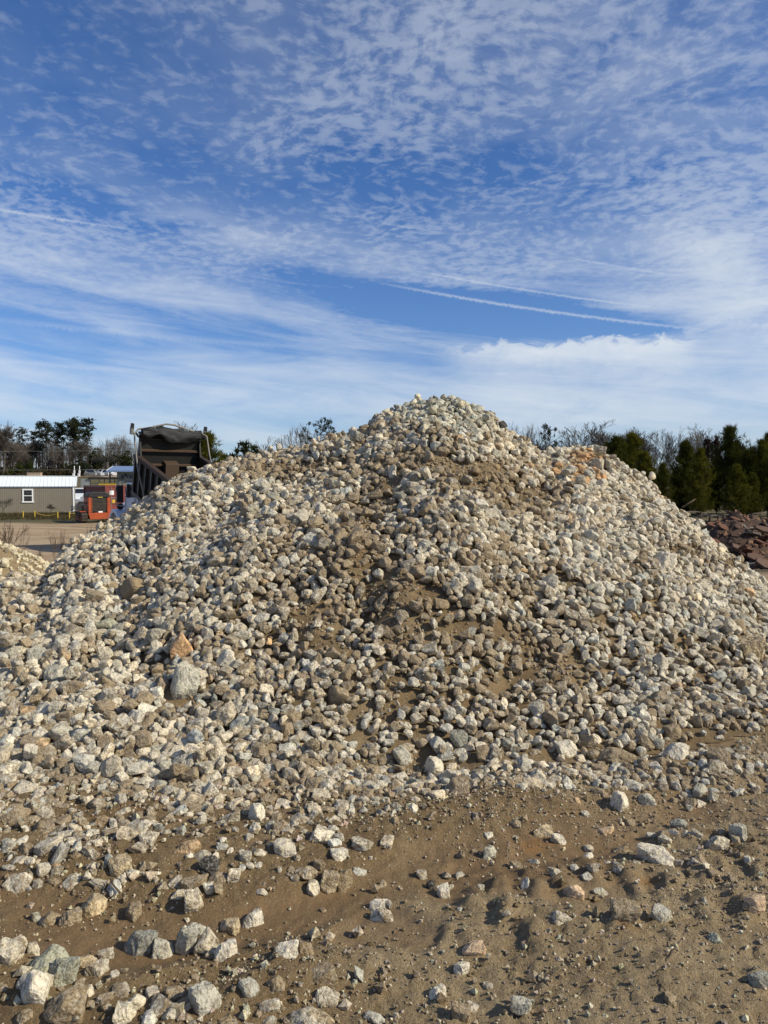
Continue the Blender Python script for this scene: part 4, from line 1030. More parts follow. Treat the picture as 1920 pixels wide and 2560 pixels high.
# ================================================================ grass and dry weeds at the left, between pile and yard
cen = []
for k in range(5200):
    y = rr.uniform(12.2, 20.5); x = rr.uniform(-16, -5.5)
    if y > 18.6 and rr.random() < .6: continue
    cen.append((x, y, ground_z(x, y)))
tag(link('dry_grass', tufts(cen, .16, 7, np.random.RandomState(8), M['grass'], 'dry_grass', .035, 1.6)), kind='stuff')
cen = [(lambda x, y: (x, y, ground_z(x, y)))(rr.uniform(-40, -18), rr.uniform(50, 62)) for _ in range(4200)]
tag(link('rough_grass', tufts(cen, .22, 6, np.random.RandomState(9), M['grass'], 'rough_grass', .06, 1.2)), kind='stuff')
for u, vt, Y, sd, w_, lab in [(42, 1308, 11.8, 1, .8, 'forked dry sapling rising above the small white stone heap'), (4, 1300, 11.2, 2, .9, 'dry sapling cut by the left edge of the photo'), (22, 1345, 11.4, 6, .7, 'low dry sapling between the two taller ones at the left'), (131, 1322, 12.6, 3, .6, 'thin dry stalk left of the pair on the grass'), (146, 1320, 12.4, 4, .7, 'dry stalk with side twigs on the dark grass'), (160, 1335, 12.9, 5, .6, 'short dry stalk near the edge of the big pile'), (208, 1305, 12.5, 7, .45, 'single dry stalk standing before the pale yard'), (95, 1362, 12.0, 8, .6, 'low dry stalk right of the white stone heap')]:
    p = gpos(u, Y, -.05); h = at(u, vt, Y).z - p.z
    t = thing('dry_weed', lab, 'dry weed', p, sd); t.scale = (h * w_, h * w_, h)
    a, b = bare_tree_meshes(200 + sd, .55, 4, .42, 'weed', (2, 2), .35, .007, .0022)
    link('stem', a, t); link('twigs', b, t)

# ================================================================ dump truck behind the pile
_tl = at(345, 1140, 28.0); RZ = _tl.z + .9
tk = thing('dump_truck', 'white dump truck with raised black bed behind the left shoulder of the rock pile', 'truck', (_tl.x, 28.0, -.9), math.radians(126))
TILT = math.radians(15.5)
def bedpart(mb, name, mat, **k):
    o = mb.build(name, mat, tk, (0, 0, RZ), (0, -TILT, 0), **k); o.scale = (1, 1, 1.14)
    return o
lw = bedpart(MB().box((-2.75, .03, -.62), (5.5, .06, 1.2)), 'side_wall', M['bedblack'])
rw = bedpart(MB().box((-2.75, -2.43, -.62), (5.5, .06, 1.2)), 'side_wall', M['rust'])
for w_, y in ((lw, .11), (rw, -2.51)):
    for i in range(9): MB().box((-.12 - .66 * i, y, -.62), (.11, .10, 1.12)).build('rib', M['black'], w_)
for y in (.05, -2.45): bedpart(MB().box((-2.75, y, .0), (5.55, .20, .13)), 'top_rail', M['rust'], bevel=.015)
for y in (.09, -2.49): bedpart(MB().box((-2.75, y, -1.24), (5.5, .14, .12)), 'bottom_rail', M['black'])
bedpart(MB().box((-2.75, -1.2, -1.20), (5.5, 2.4, .06)), 'bed_floor', M['rust'])
hb = MB().box((.02, -1.2, -.17), (.05, 2.40, 2.0)); hb = bedpart(hb, 'headboard', M['bedblack'])
MB().box((-.015, -1.2, -.90), (.012, 2.36, .55)).build('rust_band', M['rust'], hb)
for z, d, mt in ((.60, .07, 'black'), (.20, .10, 'rust_light'), (-.30, .10, 'rust_light'), (-.86, .08, 'rust')):
    MB().prism([(-.03, z - .02), (-.03 - d, z - .012), (-.03 - d, z + .03), (-.03, z + .055)], -2.37, -.03, 'Y').build('cross_rib', M[mt], hb)
MB().box((-.10, -1.2, .80), (.26, 2.5, .07)).build('top_lip', M['black'], hb)
dg = MB().prism([(0, -1.15), (-.46, -1.15), (-.34, -.18), (0, -.14)], -1.52, -.98, 'Y'); bedpart(dg, 'cylinder_housing', M['rust_light'], bevel=.02)
for y in (-.02, -2.38): bedpart(MB().prism([(.03, -.1), (-.34, -.02), (-.05, .62), (.03, .80)], y - .03, y + .03, 'Y'), 'corner_gusset', M['bedblack'])
# crumpled tarp hanging over the top, and its bent bows
n, m = 46, 16; P = []
for j in range(m):
    for i in range(n):
        s, t = i / (n - 1), j / (m - 1); y = -.03 - 2.30 * s
        hang = .16 + .20 * math.exp(-((s - .62) / .17) ** 2) + .12 * math.exp(-((s - .40) / .12) ** 2) + .05 * math.sin(s * 17)
        cr = float(fbm(s * 5 + 3, t * 2.2, 4, 121)) * .10; hump = .10 * math.exp(-((s - .38) / .2) ** 2)
        if t < .35: P.append((.02 - .22 * (t / .35), y, .88 + hump - .03 * s + .05 * cr + .05 * math.sin(t / .35 * 3.1)))
        else:
            q = (t - .35) / .65; P.append((-.20 - .05 * math.sin(q * 3) - cr * .8 * q, y, .88 + hump - .03 * s - q * hang * 1.15 + .3 * cr * q))
P = np.array(P); ix = np.arange(n * m).reshape(m, n)
F_ = np.stack([ix[:-1, :-1], ix[:-1, 1:], ix[1:, 1:], ix[1:, :-1]], -1).reshape(-1, 4)
tp = link('tarp', mesh_np('tarp', P, F_, M['tarp'], True), tk, (0, 0, RZ), (0, -TILT, 0)); tp.scale = (1, 1, 1.14); so = tp.modifiers.new('thickness', 'SOLIDIFY'); so.thickness = .02
rl = MB().tube([(-.12, -.02 - 2.36 * i / 8, .88 + .05 * math.sin(i * 1.7)) for i in range(9)], [.07, .1, .13, .12, .09, .08, .09, .1, .07], 8); bedpart(rl, 'tarp_roll', M['tarp'], smooth_=True)
bow = MB().tube([(-2.1, .26, -1.15), (-.85, .26, -.20), (-.25, .24, .52), (-.08, .22, .78), (-.05, .08, .92), (-.06, -.3, .98), (-.08, -.95, 1.14), (-.10, -1.25, 1.13), (-.10, -2.1, .92), (-.10, -2.40, .88), (-.12, -2.62, .78), (-.45, -2.64, .30), (-.75, -2.64, -.05)], .032, 8)
bedpart(bow, 'tarp_bow', M['dullpipe'], smooth_=True)
bedpart(MB().box((.0, .30, .86), (.16, .12, .26)), 'tarp_motor', M['dullpipe'], bevel=.02)
for y in (.30, -2.58): bedpart(MB().box((-.02, y, 1.02), (.12, .10, .16)), 'tarp_bracket', M['black'])
for y in (.14, -2.5): bedpart(MB().bar((.02, y, .78), (-.35, y, .72), .06, .06), 'tarp_hinge', M['black'])
# chassis, wheels, cab (the truck stands level)
MB().box((-.6, -1.2, .95), (9.4, .9, .26)).build('chassis', M['black'], tk)
MB().tube([(-.9, -1.2, 1.0), (.12, -1.2, 2.3)], .1, 10).build('lift_cylinder', M['chrome'], tk)
for x, ys in ((-4.6, (.0, -2.4)), (-3.2, (.0, -2.4)), (3.35, (-.05, -2.35))):
    for y in ys:
        w_ = MB().disc((x, y, .52), .52, .34, 'Y', 26).build('tyre', M['rubber'], tk, bevel=.04); s = 1 if y > -1 else -1
        MB().disc((x, y + s * .16, .52), .29, .06, 'Y', 18).build('rim', M['chrome'], w_)
cab = MB().prism([(.95, .95), (2.72, .95), (2.72, 1.45), (2.38, 2.42), (1.0, 2.46)], -2.15, -.25, 'Y'); cab.build('cab', M['truckwhite'], tk, bevel=.05)
rf = MB(); vs = []
for i in range(7):
    a = i / 6; x = .98 + 1.25 * a; z = 2.46 + .24 * math.cos(a * 1.45)
    for y, k in ((-.28, .0), (-.55, .9), (-1.2, 1.0), (-1.85, .9), (-2.12, .0)): vs.append((x, y, 2.44 + (z - 2.44) * k))
rf.raw(vs, [(i * 5 + j, i * 5 + j + 1, i * 5 + j + 6, i * 5 + j + 5) for i in range(6) for j in range(4)] + [(0, 1, 2, 3, 4), (30, 31, 32, 33, 34)])
rf.build('roof_cap', M['truckwhite'], tk, smooth_=True)
MB().box((1.65, -1.2, 2.47), (1.5, 2.0, .03)).build('roof_seam', M['black'], tk)
do = MB().box((1.72, -.225, 1.42), (1.15, .05, .86)).build('door', M['truckwhite'], tk, bevel=.02)
MB().raw([(1.22, -.222, 1.86), (2.36, -.222, 1.86), (2.22, -.222, 2.33), (1.22, -.222, 2.35)], [(0, 1, 2, 3)]).build('door_window', M['glass'], do)
MB().box((1.98, -.20, 2.10), (.05, .05, .52)).build('vent_post', M['black'], do)
MB().box((1.32, -.18, 1.66), (.16, .04, .05)).build('handle', M['black'], do)
for x in (1.16, 2.30): MB().tube([(x, -.19, 1.05), (x, -.19, 1.8)], .018, 6).build('grab_rail', M['chrome'], do)
MB().box((1.25, -.19, 1.20), (.12, .03, .28)).build('vent', M['black'], do)
MB().raw([(2.70, -.38, 1.52), (2.70, -2.02, 1.52), (2.42, -1.98, 2.36), (2.42, -.42, 2.36)], [(0, 1, 2, 3)]).build('windscreen', M['glass'], tk, (.03, 0, 0))
mr = MB().box((2.62, -.07, 1.98), (.10, .26, .66)).build('mirror', M['black'], tk, bevel=.03)
MB().tube([(2.45, -.25, 2.40), (2.60, -.15, 2.44), (2.62, -.05, 2.42), (2.62, .09, 2.2), (2.62, .09, 1.55), (2.4, -.2, 1.52)], .025, 7).build('mirror_bracket', M['chrome'], mr, smooth_=True)
MB().disc((2.64, -.08, 1.50), .13, .08, 'X', 16).build('convex_mirror', M['black'], mr)
hd = MB().prism([(-.55, 1.0), (-1.85, 1.0), (-1.80, 1.55), (-1.55, 1.68), (-.85, 1.68), (-.60, 1.55)], 2.72, 4.35, 'X'); hd.build('bonnet', M['truckwhite'], tk, bevel=.06)
for y0, y1 in ((-.62, .12), (-2.52, -1.78)):
    pts = [(3.35 + math.cos(math.pi * k / 12) * .80, .56 + math.sin(math.pi * k / 12) * .84) for k in range(13)]; inn = [(3.35 + math.cos(math.pi * k / 12) * .66, .56 + math.sin(math.pi * k / 12) * .70) for k in range(12, -1, -1)]
    MB().prism(pts + inn, y0, y1, 'Y').build('front_fender', M['truckwhite'], tk, bevel=.03)
MB().tube([(1.9, -.18, .62), (.75, -.18, .62)], .30, 16).build('fuel_tank', M['chrome'], tk)
MB().tube([(.72, -.2, 1.0), (.72, -.2, 2.75)], .07, 10).build('exhaust_stack', M['chrome'], tk)

for o in tk.children:
    if o.name.split('.')[0] in ('cab', 'roof_cap', 'roof_seam', 'door', 'windscreen', 'mirror', 'bonnet', 'front_fender'): o.location.y += .18; o.location.x -= .60 if o.name.split('.')[0] != 'front_fender' else 1.0; o.scale.z = 1.06

# ================================================================ heap of brown slabs and earth at the right
hp_ = gpos(1850, 17.2)
heap = thing('slab_heap', 'heap of dark red brown earth and broken slabs at the right edge, below the pines', 'rubble heap', (0, 0, 0))
def heap_fn(X, Y):
    base = ground_height(X, Y); h = 0
    for u, Y0, vt, rx, ry in [(1800, 17.0, 1300, .75, 1.2), (1845, 17.4, 1291, .95, 1.3), (1920, 18.0, 1302, 1.3, 1.5), (2020, 18.0, 1310, 1.6, 1.6), (1900, 16.3, 1372, 1.4, 1.0), (1770, 17.4, 1322, .6, 1.0)]:
        p = at(u, vt, Y0); H = p.z - ground_z(p.x, p.y)
        h = np.maximum(h, H * np.exp(-(np.abs((X - p.x) / rx) ** 2.4 + np.abs((Y - p.y) / ry) ** 2.4)))
    h = h + smooth(.05, .3, h) * (.09 * fbm(X * 2.2, Y * 2.2, 4, 131) + .05 * np.abs(fbm(X * 9, Y * 9, 2, 133)))
    return h, base + h
hc, _, _ = core_sheet(5.5, 12.5, 13.8, 20.5, .06, heap_fn, 'earth_core', M['redearth'], heap, .004, .02)
rh = random.Random(12)
def slab_mesh(seed, mat):
    r = random.Random(seed); n = r.randint(6, 8); poly = []
    for k in range(n):
        a = 2 * math.pi * k / n + r.uniform(-.25, .25); q = r.uniform(.72, 1.05); poly.append((math.cos(a) * q * .5, math.sin(a) * q * .36))
    return MB().prism(poly, -.055, .055, 'Z').mesh('slab', M[mat])
SL = [slab_mesh(300 + i, ['slab', 'slabred', 'slabgrey', 'slab', 'slabred'][i % 5]) for i in range(10)]
def place_slab(u, v, Y, size, tilt, rz, i):
    p = at(u, v, Y); o = link('slab', SL[i], heap, p); o.scale = (size * .66,) * 3
    o.rotation_euler = (tilt[0], tilt[1], rz); bv = o.modifiers.new('bevel', 'BEVEL'); bv.width = .012; bv.segments = 1
    return o
for k, (u, v, Y, s, tx, ty, rz, i) in enumerate([(1843, 1298, 16.9, .55, .35, .1, .2, 1), (1892, 1303, 17.0, .55, .5, -.2, .6, 5), (1912, 1312, 16.8, .5, .45, .1, 1.2, 2), (1872, 1328, 16.5, .85, .25, .75, -.2, 7), (1912, 1325, 16.2, .75, .45, .12, .1, 5), (1863, 1334, 16.4, .6, .3, .55, .2, 0),
                                                (1872, 1352, 16.0, .75, .5, -.45, .3, 3), (1905, 1356, 15.9, .6, .4, .1, .7, 1), (1835, 1345, 16.3, .6, .6, .1, 0, 8), (1848, 1372, 15.7, .9, .5, .2, .5, 8), (1890, 1394, 15.2, .7, .55, .0, .2, 5), (1910, 1410, 14.9, .85, .6, .15, .5, 0), (1880, 1410, 15.1, .5, .5, -.1, 0, 2),
                                                (1860, 1392, 15.4, .6, .5, .5, .9, 6), (1810, 1318, 16.5, .5, .7, .1, .3, 1), (1785, 1312, 16.8, .5, .5, .1, .0, 6), (1928, 1345, 16.0, .6, .45, .2, .9, 3), (1820, 1300, 17.2, .4, .2, .2, .8, 4)]):
    place_slab(u, v, Y, s, (tx, ty), rz, i)
for k in range(60):
    u = rh.uniform(1770, 2080); Y = rh.uniform(14.9, 18.6); x = (u - 960) / FPX * Y; h, z = heap_fn(np.array([x]), np.array([Y]))
    if h[0] < .12: continue
    o = link('slab', SL[rh.randint(0, 9)], heap, (x, Y, z[0] + .03)); o.scale = (rh.uniform(.22, .55),) * 3; o.rotation_euler = (rh.gauss(.3, .4), rh.gauss(0, .4), rh.uniform(0, 6.28))
k = 900; X_ = np.random.RandomState(6).uniform(6.3, 11.5, k); Y_ = np.random.RandomState(7).uniform(14.6, 19, k); H_, Z_ = heap_fn(X_, Y_); q = H_ > .05
rs6 = np.random.RandomState(8); k = q.sum(); Q_ = rs6.normal(size=(k, 4)); Q_ /= np.linalg.norm(Q_, axis=1)[:, None]; tn = np.ones((k, 4)); tn[:, :3] = np.array([.46, .24, .14]) * rs6.uniform(.35, 1.2, (k, 1)); tn[:, 3] = .4
tag(link('rubble', joined_stones('rubble', np.stack([X_[q], Y_[q], Z_[q]], -1), Q_, rs6.uniform(.04, .16, k), rs6.randint(0, N_TYPES, k), tn, np.full(k, 2)), heap), kind='stuff')
# pale scrap lying under the pines
for u, v, Y, L_, rz, lab in [(1733, 1279, 34, 1.3, .1, 'bent pale metal strip lying under the pines at the left'), (1762, 1287, 33, .7, -.3, 'short pale scrap piece under the middle pines'), (1785, 1288, 32, .8, .4, 'curved pale scrap piece just left of the slab heap'), (1826, 1286, 31, .9, -.05, 'pale plank lying on top behind the slab heap'), (1900, 1283, 31, 1.1, .0, 'pale scrap sheet behind the slabs at the right edge')]:
    p = at(u, v, Y); gz = ground_z(p.x, p.y); t = thing('scrap_strip', lab, 'scrap', (p.x, p.y, gz), rz, 'pale scrap under the pines')
    zt = p.z - gz
    MB().tube([(-L_ / 2 + L_ * i / 6, 0, zt - .10 * ((i - 3) / 3) ** 2) for i in range(7)], .025, 5).build('strip', M['barkpale'], t)
    for x in (-L_ * .3, L_ * .3): MB().tube([(x, 0, -.1), (x, 0, zt)], .06, 5).build('prop', M['barkdark'], t)

# ================================================================ small heap of whiter stones at the left edge
wh = thing('white_stone_heap', 'low heap of small whiter stones at the left edge beyond the big pile', 'stone heap', (0, 0, 0))
def wh_fn(X, Y):
    p = at(-50, 1340, 10.8); h = 0
    for dx, dy, H, r in ((0, 0, 1.0, 1.05), (-.9, .2, 1.1, 1.2), (.55, -.2, .42, .8)):
        d = np.hypot(X - p.x - dx, (Y - p.y - dy)); h = np.maximum(h, (p.z - ground_height(X, Y)) * H * np.clip(1.05 - d / (r * 1.45), 0, 1))
    return h, ground_height(X, Y) + h
wc, hx, hy = core_sheet(-9.5, -3.8, 8.6, 13, .06, wh_fn, 'earth_core', M_GROUND, wh, .0, .01)
put_color(wc.data, 'zone', np.tile([0, .8, 0, 0], (len(hx), 1)))
rs7 = np.random.RandomState(18); k = 3400; X_ = rs7.uniform(-9, -4.2, k); Y_ = rs7.uniform(8.9, 12.6, k); H_, Z_ = wh_fn(X_, Y_); q = H_ > .03; k = q.sum()
S_ = np.clip(.062 * np.exp(rs7.normal(0, .32, k)), .03, .13); Q_ = rs7.normal(size=(k, 4)); Q_ /= np.linalg.norm(Q_, axis=1)[:, None]
tn = np.ones((k, 4)); tn[:, :3] = np.array([1.12, 1.1, .98]) * rs7.uniform(.75, 1.15, (k, 1)); tn[:, 3] = rs7.uniform(.0, .35, k); dk = rs7.rand(k) < .06; tn[dk, :3] *= .4
tag(link('stones', joined_stones('stones', np.stack([X_[q], Y_[q], Z_[q] + .012], -1), Q_, S_, rs7.randint(0, N_TYPES, k), tn, np.full(k, 2)), wh), kind='stuff')

# ================================================================ single stones one can point to
TINTS = dict(w=(1.20, 1.20, 1.20, .25), p=(1.05, 1.03, .98, .4), g=(.52, .56, .58, .2), gw=(.84, .87, .88, .28), t=(.95, .84, .66, .45), b=(.62, .50, .34, .8), k=(.10, .10, .10, .05), o=(1.12, .76, .48, .15), pk=(1.1, .88, .72, .25), gg=(.62, .68, .64, .3), m=(.9, .84, .72, .6))
DIMS = [np.ptp(stone_shape(t, 3)[0], 0) for t in range(N_TYPES)]
GL = 'loose stones lying on the dirt in front of the pile'
LOOSE = [  # u, v, width and height in the photograph's pixels, tint, label
 (350, 2359, 70, 54, 'g', 'dark grey pyramid shaped stone, leftmost of the row of five in the mud'), (411, 2374, 56, 46, 'gw', 'rounded grey white stone, second from the left in the row of five'),
 (466, 2350, 50, 80, 'gw', 'tall upright pale grey block standing in the middle of the row'), (517, 2353, 58, 72, 'p', 'whitish lumpy block leaning against the tall grey block'), (564, 2380, 52, 42, 'w', 'low speckled white stone at the right end of the row'),
 (500, 2325, 34, 26, 'gw', 'small white stone peeping out behind the tall grey block'), (573, 2314, 54, 32, 't', 'flat tan stone behind the right end of the row'), (630, 2298, 54, 38, 'w', 'clean white stone on the bank right behind the row'),
 (716, 2380, 56, 40, 'w', 'white three cornered stone alone on the mud right of the row'), (767, 2377, 36, 36, 'b', 'brown stone beside the white three cornered one'), (121, 2411, 104, 74, 'gg', 'big flat grey stone at the lower left, largest of its cluster'),
 (153, 2439, 64, 62, 'gg', 'rounded grey stone leaning on the big flat grey one'), (84, 2474, 54, 62, 'w', 'whitish slanting stone below the big flat grey one'), (214, 2405, 54, 30, 't', 'low tan stone right of the grey cluster'), (242, 2423, 44, 36, 'p', 'pale stone right of and below the low tan one'),
 (162, 2518, 84, 60, 'm', 'long slanting grey brown stone near the lower left corner'), (515, 2498, 84, 66, 'gw', 'large angular pale stone half buried at the bottom edge'), (315, 2533, 42, 46, 'p', 'upright pale stone near the bottom edge left of the large angular one'), (338, 2504, 38, 30, 'p', 'small pale stone above the upright one at the bottom edge'),
 (625, 2472, 60, 40, 'gw', 'smooth grey white stone on mud near the bottom, right of the large angular one'), (688, 2463, 48, 38, 'm', 'mud smeared pale stone right of the smooth grey white one'), (813, 2498, 56, 36, 'p', 'pointed pale stone at the bottom middle'), (801, 2436, 66, 36, 'm', 'flat muddy tan stone sunk in the dirt at the bottom middle'),
 (764, 2545, 78, 42, 'p', 'wide pale stone at the very bottom edge of the photo'), (807, 2552, 58, 38, 't', 'tan stone touching the wide pale one at the bottom edge'), (17, 2388, 52, 54, 'p', 'blocky pale stone cut by the left edge'), (84, 2375, 26, 30, 'p', 'small egg shaped stone between the left edge block and the grey cluster'),
 (231, 2264, 54, 60, 't', 'upright tan stone on the bank above the wheel track'), (124, 2301, 48, 42, 'm', 'muddy stone, left one of a pair on the left bank'), (174, 2296, 54, 44, 'm', 'muddy stone, right one of a pair on the left bank'), (333, 2278, 40, 44, 'm', 'stubby muddy stone right of the upright tan one'),
 (483, 2252, 50, 52, 'p', 'upright split looking stone in the middle of the left bank'), (448, 2237, 46, 32, 'p', 'flat pale stone left of the split looking one'), (524, 2226, 28, 36, 'w', 'small white upright stone right of the split looking one'), (781, 2217, 38, 36, 'p', 'pale stone left of the tan and brown pair'),
 (827, 2203, 46, 54, 't', 'tan slab like stone, left one of the tan and brown pair'), (862, 2197, 44, 54, 'b', 'brown stone, right one of the tan and brown pair'), (527, 2157, 42, 34, 'k', 'black lump among the pale stones at the left middle'), (642, 2029, 44, 48, 'w', 'bright white stone alone on bare dirt under the pile'), 
 (529, 1976, 38, 42, 'w', 'pointed whitish stone at the foot of the pile on the left'), (850, 2136, 46, 40, 'w', 'whitish block at the right end of the rubble spread'), (908, 2109, 56, 34, 'p', 'long pale stone right of the rubble spread'), (367, 2096, 42, 36, 'p', 'pale rounded stone in the left rubble spread'), (298, 2162, 52, 46, 't', 'blocky tan stone in the left rubble spread'), (946, 2267, 48, 32, 'w', 'white stone on the lip of the wheel track at the middle'),
 (1551, 2002, 48, 48, 'w', 'bright white tilted block at the foot of the pile on the right'), (1614, 1998, 46, 30, 'gw', 'low grey white stone right of the bright tilted block'), (1845, 2081, 38, 48, 'gw', 'upright grey white stone near the right edge'), (1695, 2061, 40, 26, 'g', 'smooth flat bluish grey stone on the right bank'), (1790, 2105, 44, 36, 'p', 'pale pyramid stone left of the upright one at the right'),
 (1640, 2137, 84, 40, 'w', 'wide white rock mostly buried in the churned bank at the right'), (1223, 2129, 32, 34, 'gw', 'single pointed stone standing on the smooth wet mud'), (1397, 2098, 36, 24, 'w', 'small white stone on the edge of the wet mud'), (1518, 2077, 38, 26, 'pk', 'pinkish pale stone on the right bank'), (1055, 2184, 26, 26, 'p', 'little pale stone at the left of the wet mud'),
 (1107, 2230, 30, 42, 'w', 'white stone below the wet mud, largest of a small cluster'), (1151, 2421, 36, 36, 'w', 'round white stone on a heap of clods at the lower right'), (1093, 2481, 44, 32, 'w', 'white angular stone left of and below the round white one'), (1306, 2514, 48, 32, 'gw', 'oval pale stone near the bottom right'), (1148, 2533, 46, 34, 'm', 'squarish muddy stone at the bottom edge'),
 (1397, 2293, 50, 28, 'p', 'pale stone pressed into dry mud at the right middle'), (1648, 2285, 42, 38, 'gw', 'grey white wedge stone on the dry ground at the right'), (1565, 2278, 68, 50, 'm', 'broad flat stone coated in dry mud at the right'), (1183, 2368, 54, 28, 'pk', 'long low pinkish tan stone on the lower right ground'), (1897, 2449, 46, 38, 'g', 'grey stone by the lower right edge'),
 (1434, 2229, 52, 30, 'pk', 'flat pinkish stone among clods at the right middle'), (1501, 2232, 34, 22, 'gw', 'small grey white stone right of the flat pinkish one'), (1787, 2347, 30, 26, 'gg', 'little greenish grey stone near the thin twig'), (1359, 2078, 50, 28, 't', 'tan stone sunk in the mud under the foot of the pile'), (1886, 2255, 46, 36, 'pk', 'tan and pink stone at the right edge'), (1077, 2213, 26, 22, 'k', 'small black lump beside the white cluster')]
def ray_ground(u, v):
    d = ray(u, v); o = Vector((0, 0, CAM_H)); t = 1.0
    for _ in range(400):
        p = o + d * t
        if p.z < float(surf_height(np.array([p.x]), np.array([p.y]))[0]): break
        t += .02
    return p
rh2 = random.Random(77); keepS = np.ones(NS, bool)
def hero(u, v, w, h, key, parent=None, sink=.36):
    p = ray_ground(u, v + h * .30); D = (p - Vector((0, 0, CAM_H))).length; W = .95 * w / FPX * D; Hh = .95 * h / FPX * D
    i = rh2.randrange(N_TYPES); dm = DIMS[i]; sc = (W * .98 / dm[0], (W * .5 + Hh * .4) / dm[1], Hh * 1.12 / dm[2])
    o = bpy.data.objects.new('stone' if parent is not None else 'loose_stone', STONE_MESH[i]); COL.objects.link(o)
    o.scale = sc; o.rotation_euler = (rh2.gauss(.0, .12), rh2.gauss(0, .15), rh2.choice((0, math.pi)) + rh2.gauss(0, .25))
    c = p + Vector((0, 0, Hh * (.5 - sink))); o.location = c; o.color = TINTS[key]
    if parent is not None: o.parent = parent
    r = .36 * max(W, Hh); keepS[np.linalg.norm(SP - np.array(c), axis=1) < r + SS * .33] = False
    return o
for u, v, w, h, key, lab in LOOSE: tag(hero(u, v, w, h, key), lab, 'stone', GL)
for u, v, w, h, key, lab in [(457, 1620, 60, 80, 'o', 'pink orange stone standing out among the pale ones'), (457, 1703, 68, 98, 'gw', 'tall big grey stone below the pink orange one'), (335, 1474, 72, 62, 'b', 'large brown stone at the upper left of the pile'), (1655, 1406, 62, 56, 'w', 'large bright white block on the right slope'),
                              (1536, 1888, 96, 42, 'm', 'broad flat slab at the foot of the pile'), (1088, 1914, 58, 44, 'w', 'bright white stone at the foot of the pile'), (1009, 1890, 52, 58, 'gw', 'big grey white stone at the foot of the pile'), (1494, 1160, 34, 40, 'p', 'flat pale slab leaning on the orange stones'), (1500, 1124, 30, 22, 'p', None), (1258, 1058, 20, 18, 'k', 'black stone on the skyline right of the peak'),
                              (272, 1560, 66, 42, 'gg', None), (567, 1644, 50, 48, 'w', None), (148, 1686, 62, 50, 'gw', None), (92, 1640, 56, 44, 'gw', None), (160, 1832, 58, 50, 'gw', None), (845, 1735, 58, 46, 'm', None), (545, 1885, 50, 56, 'p', None), (730, 1795, 54, 52, 'm', None), (1150, 1845, 46, 56, 'g', None), (1420, 1870, 60, 40, 'w', None), (1880, 1620, 60, 66, 't', None), (1840, 1560, 50, 40, 'm', None), (1680, 1830, 50, 46, 'm', None), (1690, 1880, 54, 44, 'w', None)]:
    o = hero(u, v, w, h, key, pile, .34)
    if lab: tag(o, lab)
# height of the finished heap; stones buried under others are left out
HM = HBASE.copy()
for i in range(NS):
    if not keepS[i] or SK[i] >= 2: continue
    r = SS[i] * .40; a, b = int((SP[i, 0] - r - HX[0]) / hs), int((SP[i, 0] + r - HX[0]) / hs) + 1; c, d = int((SP[i, 1] - r - HY[0]) / hs), int((SP[i, 1] + r - HY[0]) / hs) + 1
    if a < 0 or c < 0 or b > len(HX) or d > len(HY): continue
    xx, yy = np.meshgrid(HX[a:b] - SP[i, 0], HY[c:d] - SP[i, 1]); q = r * r - xx * xx - yy * yy
    HM[c:d, a:b] = np.maximum(HM[c:d, a:b], np.where(q > 0, SP[i, 2] + np.sqrt(np.maximum(q, 0)) * .8, -9))
_r = SR * .6; bur = np.ones(NS, bool)
for dx, dy in ((0, 0), (1, 0), (-1, 0), (0, 1), (0, -1), (0, -1.6), (.8, -1), (-.8, -1)):
    bur &= grid_at(HM, SP[:, 0] + dx * _r, SP[:, 1] + dy * _r) > SP[:, 2] + SR * .75 - np.where(dy < -1, SR * .5, 0)
big = np.nonzero((SK == 1) & keepS)[0]; big = big[np.argsort(-CNT[big])]; rest = np.nonzero((SK == 0) & keepS & ~(bur & (CNT == 0)))[0]
for i in big[:270]: one_stone('stone', i, pile)
rest = np.concatenate([rest, big[270:]])
tag(link('stones', joined_stones('stones', SP[rest], SQ[rest], SS[rest], ST[rest], STINT[rest], np.where((SS[rest] * FPX / SP[rest, 1] > 27) & (CNT[rest] > 2), 3, 2)), pile), kind='stuff')
lo = np.nonzero((SK == 3) & keepS)[0]; lo = lo[np.argsort(-CNT[lo])][:215]
# a label for every other loose stone: its own look, and the nearest stone with a name
import re
_cut = re.compile(r"(,| one of| leftmost| second| in the| standing| leaning| lying| alone| among| at | behind| on | right of| left of| below| above| near| half| sunk| touching| cut| under| pressed| coated| beside| by | peeping| between| mostly)")
_short = [_cut.split(q[5])[0] for q in LOOSE]; _short = [q if 3 <= len(q.split()) <= 6 and _short.count(q) == 1 else None for q in _short]
ANCH = [(q[0], q[1], n) for q, n in zip(LOOSE, _short) if n]
used_labels = set()
for i in lo:
    o = one_stone('loose_stone', i, None, -.24 * SS[i]); u, v = SU[i], SV[i]; t = STINT[i]; px = SS[i] * FPX / math.hypot(SP[i, 1], CAM_H)
    val = t[:3].mean(); size = 'small' if px < 26 else 'middling' if px < 40 else 'big'
    look = 'dark' if val < .55 else 'muddy' if t[3] > .62 else 'grey' if t[2] > t[0] and val < .85 else 'orange' if t[2] < t[0] * .62 else 'whitish' if val > 1.08 else 'pale'
    opts = []
    for au, av, n in ANCH:
        dx, dy = u - au, (v - av) * 1.4
        opts.append((math.hypot(dx, dy), ('right of' if dx > 0 else 'left of') if abs(dx) > abs(dy) else ('in front of' if dy > 0 else 'behind'), n))
    opts.sort(); lab = None
    for d, rel, n in opts[:4]:
        near_word = 'close' if d < 70 else 'somewhat' if d < 150 else 'far'
        lab = ' '.join([size, look, 'loose stone', near_word, rel, 'the', n])
        if lab not in used_labels: break
    used_labels.add(lab); tag(o, lab, 'stone', GL)
sm = np.setdiff1d(np.nonzero((SK >= 2) & keepS)[0], lo)
